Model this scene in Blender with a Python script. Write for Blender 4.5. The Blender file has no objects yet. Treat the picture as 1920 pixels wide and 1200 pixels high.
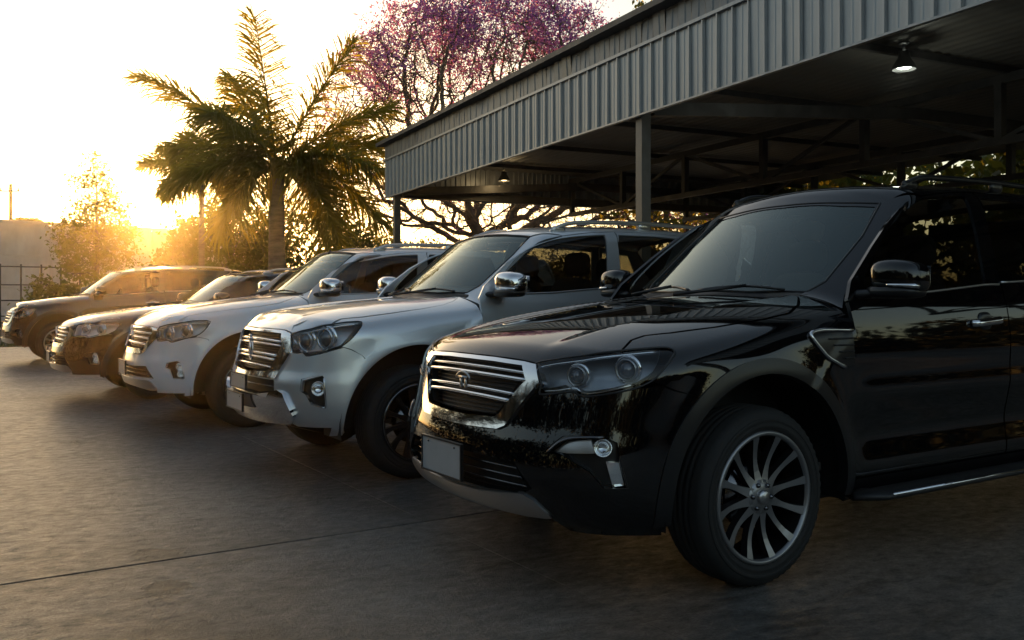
import bpy, bmesh, math, random
import numpy as np
from mathutils import Vector, Matrix
from mathutils.geometry import delaunay_2d_cdt
random.seed(7); RNG = np.random.default_rng(7)
SC = bpy.context.scene
COL = SC.collection
# ------------------------------------------------------------------ camera, sky, sun, exposure
CAM_H = 1.26; FPX = 1700.0
cam_data = bpy.data.cameras.new('camera'); cam = bpy.data.objects.new('camera', cam_data); COL.objects.link(cam)
cam.location = (0, 0, CAM_H); cam.rotation_euler = (math.radians(90), 0, 0)
cam_data.sensor_width = 36; cam_data.lens = 36*FPX/1920; cam_data.shift_y = -47/1920
cam_data.clip_start = .05; cam_data.clip_end = 2000
SC.camera = cam
SUN_EL = math.radians(5.4); SUN_DIR = Vector((-0.388, 1, 0)).normalized()
SUN_DIR = Vector((SUN_DIR.x*math.cos(SUN_EL), SUN_DIR.y*math.cos(SUN_EL), math.sin(SUN_EL)))
world = bpy.data.worlds.new('World'); SC.world = world; world.use_nodes = True
wn = world.node_tree.nodes; wl = world.node_tree.links
sky = wn.new('ShaderNodeTexSky'); sky.sky_type = 'NISHITA'; sky.sun_disc = False
sky.sun_elevation = SUN_EL; sky.sun_rotation = math.atan2(SUN_DIR.x, SUN_DIR.y)
sky.air_density = 1.0; sky.dust_density = 1.5; sky.ozone_density = 0.75; sky.altitude = 0
bg = wn['Background']; bg.inputs['Strength'].default_value = 0.15
hs = wn.new('ShaderNodeHueSaturation'); hs.inputs['Saturation'].default_value = .9
wl.new(sky.outputs['Color'], hs.inputs['Color']); wl.new(hs.outputs['Color'], bg.inputs['Color'])
sun_data = bpy.data.lights.new('sun', 'SUN'); sun_ob = bpy.data.objects.new('sun', sun_data); COL.objects.link(sun_ob)
sun_data.energy = 5.0; sun_data.angle = math.radians(.5); sun_data.color = (1.0, .45, .09)
sun_ob.rotation_euler = (-SUN_DIR).to_track_quat('-Z', 'Y').to_euler(); sun_ob.location = SUN_DIR*80
SC.view_settings.view_transform = 'Standard'; SC.view_settings.look = 'None'
SC.view_settings.exposure = 0.9; SC.view_settings.gamma = 1.0; SC.view_settings.use_curve_mapping = False
SC.cycles.use_denoising = True
SC.cycles.max_bounces = 8; SC.cycles.transparent_max_bounces = 24
SC.cycles.sample_clamp_indirect = 6.0
# ------------------------------------------------------------------ car body surface (implicit, car-local metres)
def pchip(xs, ys):
    xs = np.array(xs, float); ys = np.array(ys, float)
    h = np.diff(xs); d = np.diff(ys) / h
    m = np.zeros(len(xs))
    for i in range(1, len(xs) - 1):
        if d[i-1] * d[i] > 0:
            w1 = 2*h[i] + h[i-1]; w2 = h[i] + 2*h[i-1]
            m[i] = (w1 + w2) / (w1/d[i-1] + w2/d[i])
    m[0] = d[0]; m[-1] = d[-1]
    def g(x):
        x = np.asarray(x, float)
        i = np.clip(np.searchsorted(xs, x) - 1, 0, len(h) - 1)
        t = (x - xs[i]) / h[i]
        tc = np.clip(t, 0, 1)
        v = ((1+2*tc)*(1-tc)**2*ys[i] + tc*(1-tc)**2*h[i]*m[i] + tc*tc*(3-2*tc)*ys[i+1] + tc*tc*(tc-1)*h[i]*m[i+1])
        return v + np.where(t < 0, t*h[i]*m[0], 0) + np.where(t > 1, (t-1)*h[i]*m[-1], 0)
    return g

def smax(a, b, k):
    h = np.maximum(k - np.abs(a - b), 0) / k
    return np.maximum(a, b) + h*h*k*0.25

def sstep(a, b, x):
    t = np.clip((x - a) / (b - a), 0, 1)
    return t*t*(3 - 2*t)

class Body:
    def __init__(s, fx=0.0, lead=0.985, front=None, hood=None, wheelbase=2.86, roof=1.89, rear=-3.80, half=0.925,
                 ws_x=-0.55, ws_z=1.27, ws_slope=1.26, bow=0.21, bow6=0.25, zoff=0.0):
        s.wb = wheelbase
        s.front = pchip([z + zoff for z in (0.22, .28, .34, .42, .52, .62, .72, .85, .97, 1.06, 1.3)],
                        front or [v + fx for v in (.84, .90, .975, 1.02, 1.04, 1.03, 1.0, .97, .935, .885, .70)])
        dl = lead - .985
        s.hood = hood or pchip([-3, -.9, -.6, -.3, 0, .35, .65, .82 + fx, .93 + fx, 1.02 + fx],
                       [1.5, 1.31, 1.272, 1.24, 1.205 + .2*dl, 1.155 + .4*dl, 1.10 + .6*dl, 1.05 + .8*dl, .99 + dl, .90 + dl])
        s.w = pchip([.2, .28, .35, .5, .68, .82, .98, 1.1, 1.19, 1.26, 1.32, 1.45, 1.62, 1.78, 1.9],
                    np.array([-.09, -.06, -.03, -.012, -.006, 0, .006, -.004, -.02, -.040, -.058, -.092, -.142, -.20, -.26]) + half)
        s.roof = pchip([-4.2, -3.7, -3.1, -2.3, -1.7, -1.3, -.9], np.array([-.14, -.065, -.018, 0, -.014, -.05, -.13]) + roof)
        s.rear = rear; s.ws = (ws_x, ws_z, ws_slope); s.bow = bow; s.bow6 = bow6; s.fx = fx; s.half = half
    def side(s, P):
        x, y, z = P[:, 0], np.abs(P[:, 1]), P[:, 2]
        W = s.w(z)
        W = W - .03*np.clip((x - .25)/.6, 0, 2)**2 - .05*np.clip((-s.wb - .2 - x)/.8, 0, 2)**2
        for ax in (0, -s.wb):
            r = np.hypot(x - ax, z - .39)
            W = W + .026*np.exp(-((r - .52)/.10)**2) * sstep(1.25, .9, z)
        win = sstep(-.50, -.75, x) * sstep(-s.wb + .45, -s.wb + .75, x)
        W = W + win*(-.016*np.exp(-((z - .60)/.085)**2) + .010*np.exp(-((z - .43)/.06)**2) + .008*np.exp(-((z - .80)/.06)**2))
        return y - W
    def low(s, P):
        x, y, z = P[:, 0], np.abs(P[:, 1]), P[:, 2]
        fr = x - (s.front(z) - s.bow*y*y - s.bow6*y**6)
        dome = .035*(y/.6)**2 + .03*(y/.8)**6
        crease = .022*sstep(.40 + .10*np.clip(.9 - x, 0, 1.5)/1.5, .50 + .06*np.clip(.9 - x, 0, 1.5)/1.5, y)*sstep(.95 + s.fx, .35, x)
        tp = (z - (s.hood(x) - dome + crease)) * .97
        f = smax(s.side(P), fr, .16)
        return smax(f, tp, .07)
    def cab(s, P, ws=True):
        x, y, z = P[:, 0], np.abs(P[:, 1]), P[:, 2]
        rf = z - (s.roof(x) - .045*(y/.6)**2)
        f = smax(s.side(P), rf, .10)
        bk = (-x + (s.rear + .32*np.clip(z - 1.2, 0, 1) + .10*y*y)) * .95
        f = smax(f, bk, .12)
        if ws:
            a, b, c = s.ws
            g = (x - (a - (z - b)*c - .30*y*y)) / math.hypot(1, c)
            f = smax(f, g, .035)
        return f
    def door(s, P): return s.cab(P, False)

def normals(f, P, e=.002):
    G = np.stack([f(P + np.eye(3)[i]*e) - f(P - np.eye(3)[i]*e) for i in range(3)], 1)
    return G / np.maximum(np.linalg.norm(G, axis=1, keepdims=True), 1e-9)

def cast(f, O, D, t0=0.0, t1=4.0, n=160):
    """first crossing from outside to inside along the rays O + t D"""
    O = np.atleast_2d(O).astype(float); D = np.atleast_2d(D).astype(float)
    D = np.broadcast_to(D, O.shape)
    ts = np.linspace(t0, t1, n)
    lo = np.full(len(O), t0); hi = np.full(len(O), np.nan)
    prev = f(O + D*t0)
    for a, b in zip(ts[:-1], ts[1:]):
        cur = f(O + D*b)
        hit = np.isnan(hi) & (cur <= 0) & (prev > 0)
        lo = np.where(hit, a, lo); hi = np.where(hit, b, hi)
        prev = cur
    ok = ~np.isnan(hi); hi = np.where(ok, hi, t1); lo = np.where(ok, lo, t1 - .01)
    for _ in range(16):
        m = (lo + hi)/2; v = f(O + D*m[:, None])
        lo = np.where(v > 0, m, lo); hi = np.where(v > 0, hi, m)
    return O + D*hi[:, None], ok
# ------------------------------------------------------------------ materials
MAT = {}
def mat(name, col=(.5, .5, .5), rough=.5, metal=0.0, coat=0.0, spec=.5, **kw):
    m = bpy.data.materials.new(name); m.use_nodes = True
    b = m.node_tree.nodes['Principled BSDF']
    b.inputs['Base Color'].default_value = (*col, 1); b.inputs['Roughness'].default_value = rough
    b.inputs['Metallic'].default_value = metal; b.inputs['Coat Weight'].default_value = coat
    b.inputs['Coat Roughness'].default_value = .03; b.inputs['Coat IOR'].default_value = 1.65; b.inputs['Specular IOR Level'].default_value = spec
    for k, v in kw.items(): b.inputs[k].default_value = v
    MAT[name] = m
    return m
def N(m, t, **kw):
    n = m.node_tree.nodes.new(t)
    for k, v in kw.items():
        if k in n.inputs: n.inputs[k].default_value = v
        else: setattr(n, k, v)
    return n
def L(m, a, b): m.node_tree.links.new(a, b)
def bsdf(m): return m.node_tree.nodes['Principled BSDF']
def ramp(m, fac, stops):
    r = N(m, 'ShaderNodeValToRGB'); el = r.color_ramp.elements
    while len(el) > 1: el.remove(el[-1])
    el[0].position = stops[0][0]; el[0].color = (*stops[0][1], 1)
    for p, c in stops[1:]:
        e = el.new(p); e.color = (*c, 1)
    L(m, fac, r.inputs['Fac']); return r.outputs['Color']
def vary(m, c0, c1, scale=4.0, rough=None, bump=None, coords='Object', stretch=(1, 1, 1), detail=6):
    """noise between two colours (+ optional roughness range and bump) for a surface that has that variation itself"""
    tc = N(m, 'ShaderNodeTexCoord'); mp = N(m, 'ShaderNodeMapping'); mp.inputs['Scale'].default_value = stretch
    L(m, tc.outputs[coords], mp.inputs['Vector'])
    nz = N(m, 'ShaderNodeTexNoise', Scale=scale, Detail=detail, Roughness=.6); L(m, mp.outputs['Vector'], nz.inputs['Vector'])
    L(m, ramp(m, nz.outputs['Fac'], [(.3, c0), (.7, c1)]), bsdf(m).inputs['Base Color'])
    if rough:
        mr = N(m, 'ShaderNodeMapRange'); mr.inputs['From Min'].default_value = .3; mr.inputs['From Max'].default_value = .7
        mr.inputs['To Min'].default_value, mr.inputs['To Max'].default_value = rough
        L(m, nz.outputs['Fac'], mr.inputs['Value']); L(m, mr.outputs['Result'], bsdf(m).inputs['Roughness'])
    if bump:
        n2 = N(m, 'ShaderNodeTexNoise', Scale=bump[0], Detail=8, Roughness=.65); L(m, mp.outputs['Vector'], n2.inputs['Vector'])
        bp = N(m, 'ShaderNodeBump', Strength=bump[1], Distance=bump[2]); L(m, n2.outputs['Fac'], bp.inputs['Height'])
        L(m, bp.outputs['Normal'], bsdf(m).inputs['Normal'])
    return m
def glass(name, tint, refl=1.0, ior=1.5, sky_veil=0.0):
    m = bpy.data.materials.new(name); m.use_nodes = True; nt = m.node_tree
    nt.nodes.remove(nt.nodes['Principled BSDF']); out = nt.nodes['Material Output']
    tr = N(m, 'ShaderNodeBsdfTransparent'); tr.inputs['Color'].default_value = (*tint, 1)
    gl = N(m, 'ShaderNodeBsdfGlossy', Roughness=.015); gl.inputs['Color'].default_value = (refl*.86, refl, refl*.98, 1) if sky_veil else (refl, refl, refl, 1)
    fr = N(m, 'ShaderNodeFresnel', IOR=ior); mx = N(m, 'ShaderNodeMixShader')
    L(m, fr.outputs['Fac'], mx.inputs['Fac']); L(m, tr.outputs['BSDF'], mx.inputs[1]); L(m, gl.outputs['BSDF'], mx.inputs[2])
    sh = mx.outputs['Shader']
    if sky_veil:  # pale diffuse colour mixed in to imitate sky reflection on the windscreen
        df = N(m, 'ShaderNodeBsdfDiffuse'); df.inputs['Color'].default_value = (.55, .60, .60, 1); tc = N(m, 'ShaderNodeTexCoord')
        nz = N(m, 'ShaderNodeTexNoise', Scale=3.0, Detail=4); L(m, tc.outputs['Object'], nz.inputs['Vector'])
        mr = N(m, 'ShaderNodeMapRange'); mr.inputs['To Min'].default_value = sky_veil*.5; mr.inputs['To Max'].default_value = sky_veil*1.5; L(m, nz.outputs['Fac'], mr.inputs['Value'])
        m2 = N(m, 'ShaderNodeMixShader'); L(m, mr.outputs['Result'], m2.inputs['Fac']); L(m, sh, m2.inputs[1]); L(m, df.outputs['BSDF'], m2.inputs[2]); sh = m2.outputs['Shader']
    L(m, sh, out.inputs['Surface']); MAT[name] = m
    return m
def leaf(name, c0, c1, trans=.5, tcol=None, scale=1.5):
    m = bpy.data.materials.new(name); m.use_nodes = True; nt = m.node_tree
    b = bsdf(m); b.inputs['Roughness'].default_value = .5; b.inputs['Specular IOR Level'].default_value = .3
    out = nt.nodes['Material Output']
    tc = N(m, 'ShaderNodeTexCoord'); nz = N(m, 'ShaderNodeTexNoise', Scale=scale, Detail=3); L(m, tc.outputs['Object'], nz.inputs['Vector'])
    c = ramp(m, nz.outputs['Fac'], [(.35, c0), (.65, c1)]); L(m, c, b.inputs['Base Color'])
    t = N(m, 'ShaderNodeBsdfTranslucent')
    if tcol: t.inputs['Color'].default_value = (*tcol, 1)
    else: L(m, c, t.inputs['Color'])
    mx = N(m, 'ShaderNodeMixShader', Fac=trans); L(m, b.outputs['BSDF'], mx.inputs[1]); L(m, t.outputs['BSDF'], mx.inputs[2])
    L(m, mx.outputs['Shader'], out.inputs['Surface']); MAT[name] = m
    return m

mat('paint_black', (.0022, .0024, .003), .6, 0, 1.0, 0.0)
mat('paint_silver', (.64, .67, .70), .34, .8, 1.0)
mat('paint_white', (.74, .72, .75), .35, .0, 1.0)
mat('paint_brown', (.009, .006, .005), .5, 0, 1.0, .1)
mat('paint_charcoal', (.006, .005, .005), .5, 0, 1.0, .1)
mat('chrome', (.80, .80, .82), .07, 1.0)
mat('satin_metal', (.55, .55, .56), .28, 1.0)
mat('dark_chrome', (.16, .16, .17), .16, 1.0)
mat('black_plastic', (.014, .014, .015), .45)
mat('trim_black', (.010, .010, .011), .28)
mat('mesh_black', (.006, .006, .006), .6)
vary(mat('rubber', (.012, .012, .012), .75), (.010, .010, .010), (.020, .019, .018), 14, (.65, .9), (60, .25, .004))
mat('rim_machined', (.30, .30, .31), .32, .8)
mat('rim_dark', (.020, .020, .022), .35, .6)
mat('rim_black', (.012, .012, .013), .3, .3)
mat('interior', (.05, .048, .045), .8)
mat('seat_fabric', (.10, .095, .09), .85)
mat('lamp_housing', (.36, .39, .43), .28, .3)
mat('lamp_bright', (.62, .63, .66), .3, .25); mat('projector', (.10, .105, .12), .05, .3, 1.0)
mat('reflector', (.85, .86, .88), .06, 1.0)
mat('amber', (.55, .16, .02), .2, 0, 1.0)
mat('red_lens', (.25, .01, .01), .15, 0, 1.0)
mat('mirror_glass', (.8, .8, .8), .02, 1.0)
vary(mat('plate_grey', (.38, .40, .41), .4), (.36, .38, .39), (.42, .43, .44), 9, (.35, .5))
glass('windscreen_glass', (.78, .84, .80), 1.0, 1.85, .02)
glass('window_glass', (.22, .23, .21), .95, 1.5)
glass('lens_glass', (.90, .92, .94), .95, 1.45)

# ------------------------------------------------------------------ mesh helpers
def put(o, parent=None):
    COL.objects.link(o)
    if parent is not None: o.parent = parent
    return o
def tag(o, label=None, cat=None, group=None, kind=None):
    if label: o['label'] = label
    if cat: o['category'] = cat
    if group: o['group'] = group
    if kind: o['kind'] = kind
    return o
def empty(name, loc=(0, 0, 0), rz=0.0):
    o = bpy.data.objects.new(name, None); o.location = loc; o.rotation_euler = (0, 0, rz); o.empty_display_size = .2
    return put(o)
def mk(name, V, F, m, parent=None, smooth=True, nrm=None, kind=None):
    me = bpy.data.meshes.new(name); me.from_pydata([tuple(map(float, v)) for v in V], [], [tuple(map(int, f)) for f in F])
    for mm in (m if isinstance(m, (list, tuple)) else [m]): me.materials.append(MAT[mm] if isinstance(mm, str) else mm)
    if smooth: me.polygons.foreach_set('use_smooth', [True]*len(me.polygons))
    if nrm is not None:
        vi = np.zeros(len(me.loops), int); me.loops.foreach_get('vertex_index', vi)
        me.normals_split_custom_set([tuple(n) for n in np.asarray(nrm)[vi]])
    me.update()
    o = bpy.data.objects.new(name, me)
    if kind: o['kind'] = kind
    return put(o, parent)
class MB:
    """collects primitives of one material into one mesh"""
    def __init__(s): s.V = []; s.F = []
    def add(s, V, F):
        n = len(s.V); s.V += [tuple(v) for v in V]; s.F += [tuple(i + n for i in f) for f in F]; return s
    def box(s, c, d, rot=None, taper=1.0):
        v = np.array([(x*(taper if z > 0 else 1), y*(taper if z > 0 else 1), z) for x in (-.5, .5) for y in (-.5, .5) for z in (-.5, .5)])*np.array(d)
        if rot is not None: v = v @ np.array(rot).T
        return s.add(v + np.array(c), [(0, 1, 3, 2), (4, 6, 7, 5), (0, 4, 5, 1), (2, 3, 7, 6), (0, 2, 6, 4), (1, 5, 7, 3)])
    def bar(s, a, b, w, h=None, up=(0, 0, 1)):
        a = np.array(a, float); b = np.array(b, float); d = b - a; l = np.linalg.norm(d); d = d/l
        u = np.array(up, float)
        if abs(d @ u) > .98: u = np.array((1., 0, 0))
        r = np.cross(d, u); r /= np.linalg.norm(r); u = np.cross(r, d)
        return s.box((a + b)/2, (l, w, h or w), np.stack([d, r, u], 1))
    def tube(s, P, R, seg=8, cap=True, sec=(1, 1), up=None):
        P = np.array(P, float); n = len(P); R = np.broadcast_to(np.array(R, float), (n,))
        T = np.gradient(P, axis=0); T /= np.maximum(np.linalg.norm(T, axis=1, keepdims=True), 1e-9)
        u = np.array(up if up is not None else ((0, 0, 1.) if abs(T[0][2]) < .9 else (1., 0, 0)))
        a = np.linspace(0, 2*math.pi, seg, endpoint=False); V = []
        for i in range(n):
            r = np.cross(T[i], u); r /= np.linalg.norm(r); w = np.cross(r, T[i])
            if up is None: u = w
            V += [P[i] + R[i]*(sec[0]*math.cos(t)*r + sec[1]*math.sin(t)*w) for t in a]
        F = [(i*seg + j, i*seg + (j+1) % seg, (i+1)*seg + (j+1) % seg, (i+1)*seg + j) for i in range(n-1) for j in range(seg)]
        if cap: F += [tuple(range(seg))[::-1], tuple((n-1)*seg + j for j in range(seg))]
        return s.add(V, F)
    def lathe(s, prof, seg=32, axis='y', close=False):
        """prof: list of (r, h); axis y or z"""
        V = []; n = len(prof)
        for k in range(seg):
            a = 2*math.pi*k/seg
            for r, h in prof:
                V.append((r*math.cos(a), h, r*math.sin(a)) if axis == 'y' else (r*math.cos(a), r*math.sin(a), h))
        F = []
        for k in range(seg):
            for i in range(n if close else n-1):
                a, b = k*n + i, k*n + (i+1) % n; c, d = ((k+1) % seg)*n + (i+1) % n, ((k+1) % seg)*n + i
                F.append((a, b, c, d) if axis == 'y' else (a, d, c, b))
        return s.add(V, F)
    def xf(s, M):
        s.V = [tuple(M @ Vector(v)) for v in s.V]; return s
    def build(s, name, m, parent=None, smooth=False, kind=None): return mk(name, s.V, s.F, m, parent, smooth, kind=kind)
def copy_tree(o, parent=None):
    c = o.copy(); put(c, parent)
    for ch in o.children: copy_tree(ch, c)
    return c
def smooth_curve(P, n=6, closed=False):
    P = np.array(P, float); m = len(P); out = []
    rng = range(m if closed else m - 1)
    for i in rng:
        p0 = P[(i-1) % m] if closed or i > 0 else 2*P[0] - P[1]
        p1 = P[i]; p2 = P[(i+1) % m]
        p3 = P[(i+2) % m] if closed or i < m - 2 else 2*P[-1] - P[-2]
        for t in np.linspace(0, 1, n, endpoint=False):
            out.append(.5*((2*p1) + (p2-p0)*t + (2*p0-5*p1+4*p2-p3)*t*t + (3*p1-p0-3*p2+p3)*t**3))
    if not closed: out.append(P[-1])
    return np.array(out)

# ------------------------------------------------------------------ body panels: an outline on the body surface, filled and lipped
def inside(poly, pts):
    x, y = pts[:, 0], pts[:, 1]; r = np.zeros(len(pts), bool); n = len(poly)
    for i in range(n):
        x1, y1 = poly[i]; x2, y2 = poly[(i+1) % n]
        if y1 == y2: continue
        c = ((y1 > y) != (y2 > y)) & (x < (x2-x1)*(y-y1)/(y2-y1) + x1)
        r ^= c
    return r
class Proj:
    def __init__(s, d):
        if d == 'cyl' or (isinstance(d, tuple) and d[0] == 'cyl'):
            s.cyl = True; s.xa = d[1] if isinstance(d, tuple) else .1
        else:
            s.cyl = False; d = np.array(d, float); s.d = d/np.linalg.norm(d)
            up = np.array((0, 0, 1.)) if abs(s.d[2]) < .95 else np.array((1., 0, 0))
            s.u = np.cross(up, s.d); s.u /= np.linalg.norm(s.u); s.v = np.cross(s.d, s.u)
    def uv(s, P):
        P = np.asarray(P, float)
        if s.cyl: return np.stack([np.arctan2(P[:, 1], P[:, 0] - s.xa)*.85, P[:, 2]], 1)
        return np.stack([P @ s.u, P @ s.v], 1)
    def ray(s, q):
        if s.cyl:
            a = q[:, 0]/.85; d = np.stack([np.cos(a), np.sin(a), np.zeros(len(a))], 1)
            return np.array([s.xa, 0, 0]) + d*1.7 + np.stack([0*a, 0*a, q[:, 1]], 1), -d
        return q[:, :1]*s.u + q[:, 1:]*s.v - s.d*6.0, np.broadcast_to(s.d, (len(q), 3))
def resample(q, h):
    out = []
    for i in range(len(q)):
        a, b = q[i], q[(i+1) % len(q)]; n = max(1, int(np.ceil(np.linalg.norm(b-a)/h)))
        out += [a + (b-a)*k/n for k in range(n)]
    q = np.array(out); keep = np.linalg.norm(q - np.roll(q, 1, 0), axis=1) > 1e-4
    return q[keep]
def inset_ring(q, d, ccw):
    A = .5*np.sum(q[:, 0]*np.roll(q[:, 1], -1) - np.roll(q[:, 0], -1)*q[:, 1])
    if (A > 0) != ccw: q = q[::-1]
    t = np.roll(q, -1, 0) - np.roll(q, 1, 0); t /= np.maximum(np.linalg.norm(t, axis=1, keepdims=True), 1e-9)
    return q + d*np.stack([-t[:, 1], t[:, 0]], 1)
def panel_arrays(f, outline, d, h=.03, off=0.0, inset=.0025, lip=.016, holes=()):
    pj = Proj(d); fo = (lambda P: f(P) - off)
    rings = [inset_ring(resample(pj.uv(outline), h*.8), inset, True)]
    for hl in holes: rings.append(inset_ring(resample(pj.uv(hl), h*.8), inset, False))
    lo, hi = rings[0].min(0), rings[0].max(0)
    gx, gy = np.meshgrid(np.arange(lo[0], hi[0], h), np.arange(lo[1], hi[1], h*.87)); gx[1::2] += h/2
    g = np.stack([gx.ravel(), gy.ravel()], 1)
    ok = inside(rings[0], g)
    for r in rings[1:]: ok &= ~inside(r, g)
    g = g[ok]
    B = np.concatenate(rings)
    if len(g): g = g[np.min(((g[:, None] - B[None])**2).sum(2), 1) > (.45*h)**2]
    pts = np.concatenate([B, g]); edges = []; k = 0
    for r in rings:
        edges += [(k + i, k + (i+1) % len(r)) for i in range(len(r))]; k += len(r)
    vs, _, fs, *_ = delaunay_2d_cdt([Vector(p) for p in pts], edges, [], 0, 1e-6)
    q = np.array([tuple(v) for v in vs]); T = np.array([t for t in fs if len(t) == 3])
    c = q[T].mean(1); ok = inside(rings[0], c)
    for r in rings[1:]: ok &= ~inside(r, c)
    T = T[ok]
    O, D = pj.ray(q); A = np.asarray(outline, float)
    if pj.cyl: r = np.hypot(A[:, 0] - pj.xa, A[:, 1]); t0, t1 = max(0, 1.7 - r.max() - .4), min(1.68, 1.7 - r.min() + .35)
    else: t = A @ pj.d + 6.0; t0, t1 = t.min() - .45, t.max() + .45
    P, hit = cast(fo, O, D, t0, t1, max(8, int((t1 - t0)/.06)))
    if not hit.all():
        T = T[hit[T].all(1)]
    Nn = normals(fo, P)
    fn = np.cross(P[T[:, 1]] - P[T[:, 0]], P[T[:, 2]] - P[T[:, 0]])
    flip = (fn*Nn[T].sum(1)).sum(1) < 0
    T[flip] = T[flip][:, ::-1]
    V = list(P); F = [tuple(t) for t in T]; NN = list(Nn)
    if lip:
        cnt = {}
        for t in F:
            for a, b in ((t[0], t[1]), (t[1], t[2]), (t[2], t[0])): cnt[(a, b)] = cnt.get((a, b), 0) + 1
        mp = {}
        def dup(i):
            if i not in mp:
                mp[i] = len(V); V.append(P[i]); V.append(P[i] - Nn[i]*lip); NN.append((0, 0, 0)); NN.append((0, 0, 0))
            return mp[i]
        for (a, b) in [e for e in cnt if (e[1], e[0]) not in cnt]:
            i, j = dup(a), dup(b); F.append((j, i, i+1, j+1))
    return np.array(V), F, np.array(NN)
# ------------------------------------------------------------------ cars
def superell(c, d, e=.55, nu=20, nv=12, rot=None):
    def sp(v, p): return math.copysign(abs(v)**p, v)
    V = []
    for i in range(nv + 1):
        a = -math.pi/2 + math.pi*i/nv
        for j in range(nu):
            b = 2*math.pi*j/nu
            V.append((sp(math.cos(a), e)*sp(math.cos(b), e), sp(math.cos(a), e)*sp(math.sin(b), e), sp(math.sin(a), e)))
    V = np.array(V)*np.array(d)/2
    if rot is not None: V = V @ np.array(rot).T
    V = V + np.array(c)
    F = [(i*nu + j, i*nu + (j+1) % nu, (i+1)*nu + (j+1) % nu, (i+1)*nu + j) for i in range(nv) for j in range(nu)]
    return V, F
def rot_z(a): return np.array([[math.cos(a), -math.sin(a), 0], [math.sin(a), math.cos(a), 0], [0, 0, 1]])
def rot_y(a): return np.array([[math.cos(a), 0, math.sin(a)], [0, 1, 0], [-math.sin(a), 0, math.cos(a)]])

BLACK = dict(
    lamp_top=[(.878, .465, .970), (.849, .530, .986), (.773, .659, 1.009), (.653, .756, 1.027)],
    lamp_tip=[(.517, .819, 1.035), (.478, .841, 1.034), (.466, .866, 1.022), (.493, .884, 1.003), (.544, .897, .968), (.585, .896, .934), (.613, .888, .913)],
    lamp_bot=[(.672, .862, .887), (.758, .802, .865), (.812, .742, .852), (.832, .708, .856), (.844, .679, .869), (.879, .605, .855), (.905, .535, .848)],
    lamp_in=[(.896, .533, .875), (.889, .527, .898), (.885, .498, .937)],
    shut=[(.610, .735, 1.045), (.557, .706, 1.065), (.484, .705, 1.081), (.370, .743, 1.089), (.154, .781, 1.111), (-.137, .798, 1.142), (-.324, .784, 1.168), (-.465, .717, 1.204), (-.560, .640, 1.235)],
    seam=[(.575, .903, .900), (.512, .920, .875), (.415, .936, .852)],
    g_out=[(0, .986), (.20, .985), (.40, .978), (.475, .970), (.522, .898), (.474, .835), (.378, .706), (.335, .688), (.12, .680), (0, .678)],
    g_in=[(0, .968), (.20, .967), (.40, .960), (.448, .900), (.420, .875), (.328, .757), (.300, .737), (.08, .727), (0, .726)],
    bars=[(.938, .445, .0075), (.908, .452, .010), (.846, .395, .0075), (.816, .372, .010)],
    low=[(0, .567), (.25, .567), (.47, .560), (.555, .468), (.50, .442), (.28, .430), (0, .428)], low_bars=[.535, .50, .465],
    lip_top=[(0, .395), (.24, .402), (.50, .432)], lip_tip=[(.545, .415), (.600, .350)], lip_bot=[(.45, .338), (.25, .333), (0, .330)],
    plates=[(-.225, .145, .442, .594, .012)], zb=.288,
    fog=[(.930, .630, .625), (.886, .691, .679), (.787, .810, .696), (.747, .844, .675), (.744, .854, .597), (.721, .867, .500), (.798, .823, .501), (.838, .790, .561), (.900, .696, .619)],
    fog_lens=[(.792, .812, .655, .031)], proj=[(.790, .640, .925, .034), (.650, .785, .950, .038)],
    fog_quad=[(.790, .827, .600), (.745, .854, .598), (.727, .864, .508), (.768, .843, .503)], fog_wing=[(.918, .645, .628), (.884, .694, .672), (.825, .775, .684), (.822, .795, .630), (.895, .700, .624)])
SILVER = dict(
    lamp_top=[(.758, .569, 1.001), (.675, .705, 1.033), (.566, .790, 1.058)],
    lamp_tip=[(.405, .838, 1.076), (.388, .862, 1.066), (.412, .890, 1.037), (.474, .904, .975), (.547, .890, .920)],
    lamp_bot=[(.631, .850, .885), (.697, .785, .867), (.729, .735, .858), (.738, .703, .880), (.777, .622, .874)],
    lamp_in=[(.770, .594, .949)],
    shut=[(.530, .775, 1.075), (.490, .760, 1.090), (.345, .785, 1.101), (.133, .790, 1.127), (-.106, .778, 1.161), (-.287, .745, 1.190), (-.400, .690, 1.215), (-.47, .625, 1.235)],
    seam=[(.525, .892, .915), (.477, .910, .898), (.415, .936, .862)],
    g_out=[(0, 1.022), (.30, 1.024), (.46, 1.021), (.553, 1.003), (.588, .934), (.605, .868), (.540, .762), (.512, .694), (.35, .698), (.20, .697), (0, .697)],
    g_in=[(0, 1.003), (.30, 1.003), (.448, .998), (.490, .924), (.462, .837), (.425, .763), (.366, .740), (.10, .727), (0, .725)],
    bars=[(.950, .475, .010), (.922, .475, .008), (.855, .455, .010), (.827, .44, .008), (.775, .41, .006)],
    low=[(0, .686), (.25, .686), (.50, .684), (.52, .612), (.28, .580), (0, .585)], low_bars=[.64],
    lip_top=[(0, .575), (.25, .572), (.475, .566), (.50, .60), (.575, .622), (.625, .605)], lip_tip=[(.665, .53), (.690, .446), (.640, .405)], lip_bot=[(.475, .400), (.25, .392), (0, .388)],
    plates=[(-.155, .215, .607, .702, .03), (-.175, .215, .457, .570, .05)], zb=.385, lip_off=.035, housing='lamp_bright',
    fog=[(.756, .753, .696), (.656, .839, .729), (.646, .848, .715), (.640, .864, .539), (.660, .851, .525), (.718, .811, .546), (.745, .785, .607), (.765, .755, .625)],
    fog_lens=[(.680, .825, .645, .040)], proj=[(.690, .640, .950, .050), (.600, .760, .965, .056)])
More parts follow.
